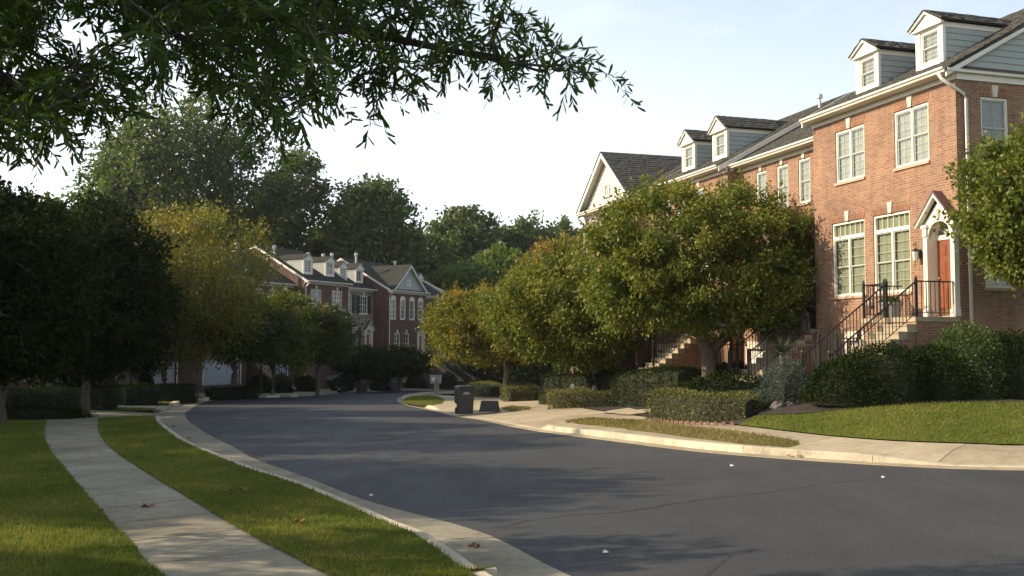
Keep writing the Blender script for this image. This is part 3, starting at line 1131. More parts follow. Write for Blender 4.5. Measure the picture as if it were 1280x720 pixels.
def window(parent, x, z, w, h, style='single', rz=0, y=0, near=True, key=True, shutters=False, lx=None, trimmed=0.0):
    """window of its own: frame, sashes, panes, curtain, sill, keystone, lintel; x is its centre"""
    loc = (x, y, z) if lx is None else lx
    e = empty('window', loc, rz, parent)
    def part(name, k, fn, mat, bevel=0):
        def mk():
            mb = MB(); fn(mb)
            m = mb.mesh(name)
            m.materials.append(MATS[mat])
            return m
        me = cached((name, w, h, style, near, k), mk)
        return obj(name, me, None, e)
    fw = 0.055 if near else 0.06
    units = 2 if style.startswith('twin') else 1
    tr = 0.46 if 'transom' in style else 0
    hs = h - tr
    def frame(mb):
        mb.box(-w / 2, -w / 2 + fw, -0.12, -0.03, 0, h)
        mb.box(w / 2 - fw, w / 2, -0.12, -0.03, 0, h)
        mb.box(-w / 2 + fw, w / 2 - fw, -0.12, -0.03, h - fw * 1.2, h)
        mb.box(-w / 2 + fw, w / 2 - fw, -0.12, -0.02, 0, fw)
        if units == 2: mb.box(-0.032, 0.032, -0.12, -0.032, fw, hs - (0.05 if tr else fw * 1.2))
        if tr: mb.box(-w / 2 + fw, w / 2 - fw, -0.12, -0.025, hs - 0.05, hs + 0.05)
    part('frame', 0, frame, 'trim')
    spans = [(-w / 2 + fw, -0.032), (0.032, w / 2 - fw)] if units == 2 else [(-w / 2 + fw, w / 2 - fw)]
    zt = hs - (0.05 if tr else fw * 1.2)
    mid = (fw + zt) / 2
    cols, rows = (2, 2)
    if near:
        for ui, (a, b) in enumerate(spans):
            for part_i, (z0, z1, yy) in enumerate(((fw, mid, -0.105), (mid - 0.015, zt, -0.085))):
                def sash(mb, a=a, b=b, z0=z0, z1=z1, yy=yy):
                    r = 0.03
                    mb.box(a, a + r, yy, yy + 0.03, z0, z1)
                    mb.box(b - r, b, yy, yy + 0.03, z0, z1)
                    mb.box(a + r, b - r, yy, yy + 0.03, z0, z0 + r)
                    mb.box(a + r, b - r, yy, yy + 0.03, z1 - r, z1)
                    for i in range(1, cols):
                        xx = a + r + (b - a - 2 * r) * i / cols
                        mb.box(xx - 0.0035, xx + 0.0035, yy + 0.008, yy + 0.024, z0 + r, z1 - r)
                    for i in range(1, rows + 1):
                        zz = z0 + r + (z1 - z0 - 2 * r) * i / (rows + 1)
                        mb.box(a + r, b - r, yy + 0.005, yy + 0.022, zz - 0.0035, zz + 0.0035)
                part('sash', (ui, part_i), sash, 'sash_paint')
                part('pane', (ui, part_i), lambda mb, a=a, b=b, z0=z0, z1=z1, yy=yy: mb.quad((b - .03, yy + 0.014, z0 + .03), (a + .03, yy + 0.014, z0 + .03), (a + .03, yy + 0.014, z1 - .03), (b - .03, yy + 0.014, z1 - .03)), 'window_glass')
        if tr:
            z0, z1 = hs + 0.05, h - fw * 1.2
            for i in range(1, 6):
                xx = -w / 2 + fw + (w - 2 * fw) * i / 6
                part('muntin', i, lambda mb, xx=xx: mb.box(xx - 0.007, xx + 0.007, -0.10, -0.08, z0, z1), 'trim')
            part('pane', 'tr', lambda mb: mb.quad((w / 2 - .05, -0.092, hs + .05), (-w / 2 + .05, -0.092, hs + .05), (-w / 2 + .05, -0.092, h - .05), (w / 2 - .05, -0.092, h - .05)), 'window_glass')
        def curtain(mb):
            n = 44
            pts = []
            for i in range(n + 1):
                pts.append((-w / 2 + w * i / n, -0.135 + 0.009 * math.sin(i * 1.3) * (0.6 + 0.4 * math.sin(i * 0.37))))
            for (x0, y0), (x1, y1) in zip(pts[:-1], pts[1:]):
                mb.quad((x1, y1, -0.02), (x0, y0, -0.02), (x0, y0, h), (x1, y1, h))
        part('curtain', 0, curtain, 'curtain')
    else:
        def grid(mb):
            for a, b in spans:
                mb.box(a, b, -0.11, -0.06, mid - 0.025, mid + 0.025)
                for i in range(1, cols):
                    xx = a + (b - a) * i / cols
                    mb.box(xx - 0.012, xx + 0.012, -0.10, -0.07, fw, zt)
                for zz in (fw + (mid - fw) * .5, mid + (zt - mid) * .5):
                    mb.box(a, b, -0.10, -0.072, zz - 0.012, zz + 0.012)
        part('sash', 0, grid, 'trim')
        part('pane', 0, lambda mb: mb.quad((w / 2 - .03, -0.09, .03), (-w / 2 + .03, -0.09, .03), (-w / 2 + .03, -0.09, h - .03), (w / 2 - .03, -0.09, h - .03)), 'window_glass')
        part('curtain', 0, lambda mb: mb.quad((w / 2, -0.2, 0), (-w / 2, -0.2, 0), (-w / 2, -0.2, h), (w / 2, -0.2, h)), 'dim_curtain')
    if style == 'arched':
        def arch(mb):
            n = 10
            o_ = [(math.cos(math.pi * i / n), math.sin(math.pi * i / n)) for i in range(n + 1)]
            for i in range(n):
                (c0, s0), (c1, s1) = o_[i], o_[i + 1]
                a_, b_ = w / 2 + 0.06, w / 2 - 0.08
                pts = [(c0 * b_, -0.03, h + s0 * b_ * .8), (c1 * b_, -0.03, h + s1 * b_ * .8), (c1 * a_, -0.03, h + s1 * a_ * .8), (c0 * a_, -0.03, h + s0 * a_ * .8)]
                mb.prism(pts, (0, 0.07, 0))
            mb.box(-w / 2 - 0.06, -w / 2, 0.002, 0.03, 0, h)
            mb.box(w / 2, w / 2 + 0.06, 0.002, 0.03, 0, h)
            mb.prism([(math.cos(math.pi * i / n) * (w / 2 - .07), -0.02, h + math.sin(math.pi * i / n) * (w / 2 - .07) * .8) for i in range(n + 1)], (0, 0.04, 0))
        part('arch_trim', 0, arch, 'trim')
    if trimmed:
        c_ = trimmed
        def cas(mb):
            mb.box(-w / 2 - c_, -w / 2, -0.02, 0.035, -c_, h + c_)
            mb.box(w / 2, w / 2 + c_, -0.02, 0.035, -c_, h + c_)
            mb.box(-w / 2, w / 2, -0.02, 0.035, h, h + c_)
            mb.box(-w / 2, w / 2, -0.02, 0.045, -c_, 0)
        part('casing', c_, cas, 'trim')
    if key:
        part('sill', 0, lambda mb: mb.box(-w / 2 - 0.03, w / 2 + 0.03, -0.03, 0.05, -0.075, -0.002), 'sill' if near else 'keystone')
        part('keystone', 0, lambda mb: mb.prism([(-0.06, 0.004, h + 0.004), (0.06, 0.004, h + 0.004), (0.10, 0.004, h + 0.30), (-0.10, 0.004, h + 0.30)], (0, 0.045, 0)), 'keystone' if near else 'trim')
        if near:
            def lin(mb):
                n = max(4, int(w / 0.075))
                for i in range(n):
                    f0, f1 = i / n, (i + 1) / n
                    X = lambda f, up: (-w / 2 + w * f) * (1 + 0.08 * up)
                    if abs(X((f0 + f1) / 2, 0)) < 0.10: continue
                    mb.prism([(X(f0, 0) + .005, 0.001, h + .004), (X(f1, 0) - .005, 0.001, h + .004), (X(f1, 1) - .005, 0.001, h + .24), (X(f0, 1) + .005, 0.001, h + .24)], (0, 0.012, 0))
            stuff(part('lintel', 0, lin, 'brick_soldier'))
    if shutters:
        def sh(mb):
            mb.box(-0.2, 0.2, 0.004, 0.02, 0, h)
            mb.box(-0.2, -0.16, 0.02, 0.045, 0, h); mb.box(0.16, 0.2, 0.02, 0.045, 0, h)
            mb.box(-0.16, 0.16, 0.02, 0.045, 0, 0.06); mb.box(-0.16, 0.16, 0.02, 0.045, h - 0.06, h)
            mb.box(-0.16, 0.16, 0.02, 0.045, h / 2 - .03, h / 2 + .03)
            k = 0.1
            while k < h - 0.1:
                if abs(k - h / 2) > 0.06:
                    mb.prism([(-0.16, 0.018, k), (-0.16, 0.04, k + 0.0), (-0.16, 0.018, k + 0.05)], (0.32, 0, 0))
                k += 0.07
        for s_ in (-1, 1):
            o = part('shutter', 0, sh, 'black_shutter')
            o.location = (s_ * (w / 2 + 0.22), 0, 0)
    return e

def shakes(name, parent, o, ax, up, L, H, mat='shake', seed=0, course=0.2, skip=None):
    """courses of uneven shakes over a rectangle: o corner, ax along the eave, up the slope (unit vectors)"""
    rng = random.Random(seed)
    o = Vector(o); ax = Vector(ax); up = Vector(up)
    nr = ax.cross(up).normalized()
    if nr.z < 0: nr = -nr
    mb = MB()
    s = 0.0
    while s < H:
        a = -rng.uniform(0, 0.15)
        while a < L:
            w = rng.uniform(0.10, 0.24)
            a0, a1 = max(a, 0) + 0.004, min(a + w, L) - 0.004
            a += w
            if a1 - a0 < 0.03: continue
            s0 = s - rng.uniform(0, 0.02)
            s1 = min(s + course * 1.15, H)
            if skip and skip((a0 + a1) / 2, (s0 + s1) / 2): continue
            th = rng.uniform(0.018, 0.042)
            p = [o + ax * a0 + up * s0, o + ax * a1 + up * s0, o + ax * a1 + up * s1, o + ax * a0 + up * s1]
            q0, q1 = p[0] + nr * th, p[1] + nr * th
            q2, q3 = p[2] + nr * 0.008, p[3] + nr * 0.008
            mb.add([p[0], p[1], q0, q1, q2, q3], [(0, 1, 3, 2), (2, 3, 4, 5), (0, 2, 5), (1, 4, 3)])
        s += course
    return stuff(obj(name, mb, mat, parent))

def boards(parent, name, pts_at, z0, z1, step, mat, out=0.012):
    """lapped boards: pts_at(z) -> (a, b) end points of the board at height z, plus outward vector"""
    z = z0
    while z < z1 - 0.02:
        zt = min(z + step, z1)
        (a0, b0), n = pts_at(z)
        (a1, b1), n = pts_at(zt)
        if (Vector(b0) - Vector(a0)).length < 0.08 or (Vector(b1) - Vector(a1)).length < 0.02:
            z += step
            continue
        n = Vector(n)
        A0, B0, A1, B1 = Vector(a0), Vector(b0), Vector(a1), Vector(b1)
        mb = MB()
        mb.add([A0, B0, B1, A1, A0 + n * 0.028, B0 + n * 0.028, B1 + n * 0.006, A1 + n * 0.006],
               [(0, 1, 2, 3), (4, 7, 6, 5), (0, 4, 5, 1), (1, 5, 6, 2), (2, 6, 7, 3), (3, 7, 4, 0)])
        obj(name, mb, mat, parent)
        z += step

def dormer(h, xc, w, yf, zb, zt, apex, eave, pitch, ey, near=True, style='single', steep=False):
    """dormer window standing on the front roof slope"""
    d = empty('dormer', (xc, yf, 0), 0, h)
    back = lambda z: (ey - (z - eave) / pitch) - yf     # y (relative to front) where the roof reaches height z
    hw = w / 2
    ww, wh = w - 0.30, (zt - zb) * 0.78
    wz = zb + (zt - zb) * 0.14
    mb = MB()
    panel(mb, (0, 0, 0), (1, 0, 0), -hw, hw, zb - 0.05, zt, [(-ww / 2, ww / 2, wz, wz + wh)], (0, 1, 0), 0.1)
    obj('front_board', mb, 'trim', d)
    e = window(d, 0, wz, ww, wh, 'single' if style != 'arched' else 'single', near=near, key=False)
    # keep to three levels: the window's pieces hang directly under the dormer
    for ch in list(e.children):
        ch.parent = d
        ch.location = Vector(ch.location) + Vector(e.location)
    bpy.data.objects.remove(e)
    for s_ in (-1, 1):
        x = s_ * hw
        mb = MB()
        yb0, yb1 = back(zb - 0.05), back(zt)
        mb.add([(x, 0, zb - 0.05), (x, 0, zt), (x, yb1 - 0.2, zt)], [(0, 1, 2)])
        obj('cheek', mb, 'siding', d)
        mb = MB()
        mb.box(x - 0.012 * s_ * -1 - (0.02 if s_ > 0 else 0.0), x + s_ * 0.03, -0.09, 0.003, zb - 0.02, zt - 0.14)
        obj('corner_board', mb, 'trim', d)
        mb = MB()
        mb.box(x, x + s_ * 0.03, yb1, 0.003, zt - 0.14, zt)
        obj('frieze', mb, 'trim', d)
        if near:
            boards(d, 'siding_board', lambda z: (((x, -0.09, z), (x, min(-0.1, back(z)), z)), (s_, 0, 0)), zb + 0.02, zt - 0.14, 0.17, 'siding')
    # gable roof
    ov = 0.13
    rise = apex - zt
    sl = rise / (hw + ov)
    yr = back(apex) - 0.3
    ye = back(zt) - 0.3
    for s_ in (-1, 1):
        a = (s_ * (hw + ov), 0.16, zt - 0.0)
        b = (0, 0.16, apex)
        c = (0, yr, apex)
        e_ = (s_ * (hw + ov), ye, zt)
        mb = MB()
        P = [a, b, c, e_] if s_ < 0 else [a, e_, c, b]
        mb.prism([(p[0], p[1], p[2]) for p in P], (0, 0, 0.045))
        obj('dormer_roof', mb, 'shingle', d)
        if near:
            upv = Vector((-s_ * (hw + ov), 0, rise)).normalized()
            ln = math.hypot(hw + ov, rise)
            dd = Vector((0, -1, 0))
            shakes('shakes', d, (s_ * (hw + ov + 0.02), 0.17, zt + 0.042), dd, upv, abs(ye - 0.16), ln, seed=int(xc * 10) + s_, course=0.16,
                   skip=None)
    # pediment
    mb = MB()
    mb.prism([(-hw - 0.02, 0.0, zt), (hw + 0.02, 0.0, zt), (0, 0.0, zt + (hw + 0.02) * sl)], (0, 0.085, 0))
    obj('pediment', mb, 'trim', d)
    mb = MB()
    mb.box(-hw - 0.1, hw + 0.1, 0.003, 0.10, zt - 0.05, zt + 0.0)
    obj('cornice', mb, 'trim', d)
    for s_ in (-1, 1):
        mb = MB()
        mb.prism([(s_ * (hw + ov), 0.10, zt - 0.03), (s_ * (hw + ov), 0.10, zt + 0.03), (0, 0.10, apex + 0.0), (0, 0.10, apex - 0.07)], (0, 0.055, 0))
        obj('rake_board', mb, 'trim', d)
    if style == 'arched':
        mb = MB()
        n = 8
        mb.prism([(math.cos(math.pi * i / n) * ww * .42, 0.026, zt + 0.02 + math.sin(math.pi * i / n) * rise * .42) for i in range(n + 1)], (0, 0.02, 0))
        obj('fanlight', mb, 'window_glass' if False else 'siding_lit', d)
    return d

def staircase(h, x0, x1, zf, land, n, rise, run, zlow, y0=0.0, brick='brick_orange', near=True, rail=True, land_x=None):
    """stone steps down from the landing towards the street, brick cheeks, iron handrails"""
    s = empty('staircase', ((x0 + x1) / 2, 0, 0), 0, h)
    hw = (x1 - x0) / 2
    lx0, lx1 = (-hw, hw) if land_x is None else (land_x[0] - (x0 + x1) / 2, land_x[1] - (x0 + x1) / 2)
    mb = MB()
    mb.box(lx0, lx1, y0 + 0.002, land + 0.03, zf - 0.12, zf)
    obj('landing', mb, 'concrete_tan', s)
    mb = MB()
    mb.box(lx0 + 0.03, lx1 - 0.03, y0 + 0.003, land, zlow, zf - 0.121)
    obj('landing_base', mb, brick, s)
    for i in range(n):
        z = zf - rise * (i + 1)
        y = land + 0.031 + run * i
        mb = MB()
        mb.box(-hw + 0.05, hw - 0.05, y - 0.03, y + run + 0.02, z - 0.05, z)
        mb.box(-hw + 0.06, hw - 0.06, y, y + run - 0.002, z - rise + 0.0, z - 0.051)
        mb.box(-hw, -hw + 0.055, y - 0.001, y + run + 0.01, z - rise - 0.02, z + 0.002)
        mb.box(hw - 0.055, hw, y - 0.001, y + run + 0.01, z - rise - 0.02, z + 0.002)
        obj('step', mb, 'concrete_tan', s)
    for sx in (-1, 1):
        pts = [(sx * (hw - 0.045), land + 0.02, zf - rise - 0.05), (sx * (hw - 0.045), land + run * n, zf - rise * (n + 1) - 0.04), (sx * (hw - 0.045), land + run * n, zlow), (sx * (hw - 0.045), land + 0.02, zlow)]
        mb = MB()
        mb.prism(pts, (-sx * 0.10, 0, 0))
        obj('cheek_wall', mb, brick, s)
    if not rail: return s
    r = 0.011
    def bal_run(x, pa, pb, spacing, post_a=True, post_b=True, low=0.10, hgt=0.88, along='y'):
        P = lambda f: Vector(pa).lerp(Vector(pb), f)
        top = MB(); top.tube([P(0) + Vector((0, 0, hgt)), P(1) + Vector((0, 0, hgt))], 0.020 if near else 0.03, 6)
        obj('handrail', top, 'iron', s)
        bot = MB(); bot.tube([P(0) + Vector((0, 0, low)), P(1) + Vector((0, 0, low))], 0.011 if near else 0.02, 5)
        obj('bottom_rail', bot, 'iron', s)
        L = (Vector(pb) - Vector(pa)).length
        nn = max(2, int(L / spacing))
        if near:
            for i in range(1, nn):
                p = P(i / nn)
                mbb = MB().box(-0.008, 0.008, -0.008, 0.008, 0, hgt - low)
                me = cached(('baluster', round(hgt - low, 2)), lambda: mbb.mesh('baluster'))
                obj('baluster', me, 'iron', s, (p.x, p.y, p.z + low))
        else:
            mbb = MB()
            for i in range(1, nn):
                p = P(i / nn)
                mbb.box(p.x - 0.012, p.x + 0.012, p.y - 0.012, p.y + 0.012, p.z + low, p.z + hgt)
            obj('balusters', mbb, 'iron', s)
        for f, fl in ((0, post_a), (1, post_b)):
            if fl:
                p = P(f)
                mbb = MB().box(-0.028, 0.028, -0.028, 0.028, 0, hgt + 0.05)
                mbb.lathe([(0.036, hgt + 0.05), (0.036, hgt + 0.065), (0.018, hgt + 0.075), (0.03, hgt + 0.10), (0.018, hgt + 0.13), (0.004, hgt + 0.15)], 0, 0, 8)
                me = cached(('post', round(hgt, 2)), lambda: mbb.mesh('newel_post'))
                obj('newel_post', me, 'iron', s, tuple(p))
    ex = hw - 0.04
    yb = land + run * n
    zb_ = zf - rise * n
    for sx in (-1, 1):
        bal_run(0, (sx * ex, land - 0.02, zf), (sx * ex, yb, zb_), 0.125 if near else 0.25, True, True)
    # landing side nearest the house corner
    bal_run(0, (lx0 + 0.04, y0 + 0.05, zf), (lx0 + 0.04, land - 0.05, zf), 0.125 if near else 0.25, False, False)
    if lx1 > hw + 0.1:
        bal_run(0, (hw + 0.06, land - 0.03, zf), (lx1 - 0.04, land - 0.03, zf), 0.125, True, True)
        bal_run(0, (lx1 - 0.04, y0 + 0.05, zf), (lx1 - 0.04, land - 0.05, zf), 0.125, False, False)
    return s

def portico(h, xc, zf, hw=0.4, near=True):
    """arched opening with a door set back inside, pilasters, pediment and a little gabled roof"""
    spring = 2.05
    top = spring + hw * 0.98
    n = 14
    arc = [(-math.cos(math.pi * i / n) * hw, spring + math.sin(math.pi * i / n) * hw) for i in range(n + 1)]
    p = empty('portico', (xc, 0, zf), 0, h)
    # face with arch
    OW = hw + 0.18
    gable_e, gable_a = 2.40, 3.02
    mb = MB()
    outer = []
    for (x, z) in arc:
        f = (x + hw) / (2 * hw)
        ox = -OW + 2 * OW * f
        oz = gable_e + (gable_a - gable_e) * (1 - abs(ox) / OW) * 0.92
        outer.append((ox, oz))
    for i in range(n):
        a, b, c, d = arc[i], arc[i + 1], outer[i + 1], outer[i]
        mb.prism([(a[0], 0.12, a[1]), (d[0], 0.12, d[1]), (c[0], 0.12, c[1]), (b[0], 0.12, b[1])], (0, -0.116, 0))
    for s_ in (-1, 1):
        mb.box(s_ * hw, s_ * OW, 0.004, 0.12, spring, gable_e)
    obj('arch_face', mb, 'trim', p)
    mb = MB()
    for i in range(n):
        a, b = arc[i], arc[i + 1]
        mb.quad((a[0], 0.115, a[1]), (b[0], 0.115, b[1]), (b[0], -0.26, b[1]), (a[0], -0.26, a[1]))
    for s_ in (-1, 1):
        mb.quad((s_ * hw, 0.115, 0), (s_ * hw, 0.115, spring), (s_ * hw, -0.26, spring), (s_ * hw, -0.26, 0))
    obj('arch_lining', mb, 'trim', p)
    for s_ in (-1, 1):
        mb = MB()
        a, b = sorted((s_ * (hw + 0.02), s_ * (hw + 0.16)))
        mb.box(a, b, 0.004, 0.15, 0.18, spring - 0.0)
        mb.box(a - 0.02, b + 0.02, 0.004, 0.18, 0, 0.18)
        mb.box(a + 0.035, b - 0.035, 0.15, 0.162, 0.3, spring - 0.12)
        obj('pilaster', mb, 'trim', p)
        mb = MB()
        mb.box(a - 0.03, b + 0.03, 0.121, 0.20, spring + 0.26, spring + 0.34)
        mb.box(a - 0.0, b + 0.0, 0.121, 0.17, spring + 0.04, spring + 0.259)
        obj('capital', mb, 'trim', p)
        mb = MB()
        e0 = (s_ * (OW + 0.12), 0.0, gable_e - 0.02)
        a0 = (0, 0.0, gable_a + 0.14)
        th = 0.05
        P = [(e0[0], 0.003, e0[2]), (a0[0], 0.003, a0[2]), (a0[0], 0.003, a0[2] + th + .02), (e0[0], 0.003, e0[2] + th)]
        mb.prism(P, (0, 0.30, 0))
        obj('entry_roof', mb, 'entry_roof', p)
        mb = MB()
        mb.prism([(e0[0] * .97, 0.125, e0[2] - 0.05), (0, 0.125, a0[2] - 0.05), (0, 0.125, a0[2] - 0.004), (e0[0] * .97, 0.125, e0[2] - 0.004)], (0, 0.09, 0))
        obj('soffit', mb, 'trim', p)
        mb = MB()
        P = [(e0[0], 0.216, e0[2] - 0.07), (a0[0], 0.216, a0[2] - 0.09), (a0[0], 0.216, a0[2] - 0.002), (e0[0], 0.216, e0[2] - 0.002)]
        mb.prism(P, (0, 0.07, 0))
        obj('rake_board', mb, 'trim', p)
    mb = MB()
    mb.prism([(-0.035, 0.121, top + 0.10), (0.035, 0.121, top + 0.10), (0.045, 0.121, top + 0.32), (-0.045, 0.121, top + 0.32)], (0, 0.03, 0))
    obj('keystone', mb, 'sill', p)
    # door
    d = empty('door', (xc, -0.16, zf), 0, h)
    mb = MB()
    mb.box(-hw + 0.01, hw - 0.01, -0.03, 0.0, 0.03, 1.98)
    for ix in (-1, 1):
        for (z0, z1) in ((0.18, 0.75), (0.88, 1.45), (1.58, 1.86)):
            a, b = sorted((ix * 0.06, ix * (hw - 0.10)))
            mb.box(a, b, 0.0, 0.008, z0, z1)
            mb.box(a + 0.035, b - 0.035, 0.0085, 0.02, z0 + 0.04, z1 - 0.04)
    obj('door_leaf', mb, 'door_wood', d)
    mb = MB(); mb.box(-hw + 0.001, hw - 0.001, -0.05, 0.03, 1.99, 2.11)
    obj('transom_bar', mb, 'trim', d)
    mb = MB(); mb.box(-hw + 0.08, hw - 0.08, 0.001, 0.006, 0.06, 0.16)
    obj('kick_plate', mb, 'brass', d)
    mb = MB(); mb.lathe([(0.0, 0), (0.03, 0.0), (0.035, 0.02), (0.02, 0.04), (0.0, 0.045)], 0, 0, 10)
    k = obj('handle', mb, 'brass', d, (hw - 0.09, 0.02, 1.0)); k.rotation_euler = (R(-90), 0, 0)
    mb = MB()
    fan = [(x * 0.98, z) for (x, z) in arc]
    mb.add([(x, -0.03, z + 0.02) for x, z in fan], [tuple(range(len(fan)))])
    obj('fanlight', mb, 'window_glass', d)
    mb = MB()
    for a_ in (30, 60, 90, 120, 150):
        c, s_ = math.cos(R(a_)), math.sin(R(a_))
        mb.tube([(c * 0.12, -0.02, spring + 0.06 + s_ * 0.12), (c * (hw - .01), -0.02, spring + 0.04 + s_ * (hw - .02))], 0.011, 5)
    mb.tube([(math.cos(R(a)) * 0.12, -0.02, spring + 0.06 + math.sin(R(a)) * 0.12) for a in range(0, 181, 20)], 0.012, 5)
    obj('fan_bars', mb, 'trim', d)
    mb = MB(); mb.box(-hw, hw, -0.12, -0.08, 0, top)
    obj('hall_screen', mb, 'curtain', d)
    mb = MB(); mb.box(-hw - 0.0, hw + 0.0, -0.06, 0.1, -0.002, 0.028)
    obj('threshold', mb, 'concrete_tan', d)

def garage(h, x0, x1, z0, z1, near=True):
    d = empty('garage_door', ((x0 + x1) / 2, -0.12, z0), 0, h)
    w = x1 - x0
    n = 4
    hh = (z1 - z0) / n
    for i in range(n):
        mb = MB()
        mb.box(-w / 2, w / 2, -0.04, 0, i * hh + 0.006, (i + 1) * hh - 0.006)
        k = 6 if w < 3.2 else 8
        for j in range(k):
            a = -w / 2 + w * j / k + 0.05
            mb.box(a, a + w / k - 0.1, 0.0, 0.012, i * hh + 0.08, (i + 1) * hh - 0.08)
        obj('panel', mb, 'garage_paint' if near else 'garage_paint_dimmed', d)
    mb = MB()
    mb.box(-w / 2 - 0.1, w / 2 + 0.1, 0.10, 0.15, z1 - z0 + 0.0, z1 - z0 + 0.26)
    obj('lintel', mb, 'keystone', d)
    mb = MB()
    for s_ in (-1, 1):
        a, b = sorted((s_ * (w / 2), s_ * (w / 2 + 0.1)))
        mb.box(a, b, 0.121, 0.15, 0, z1 - z0)
    obj('jamb', mb, 'trim', d)

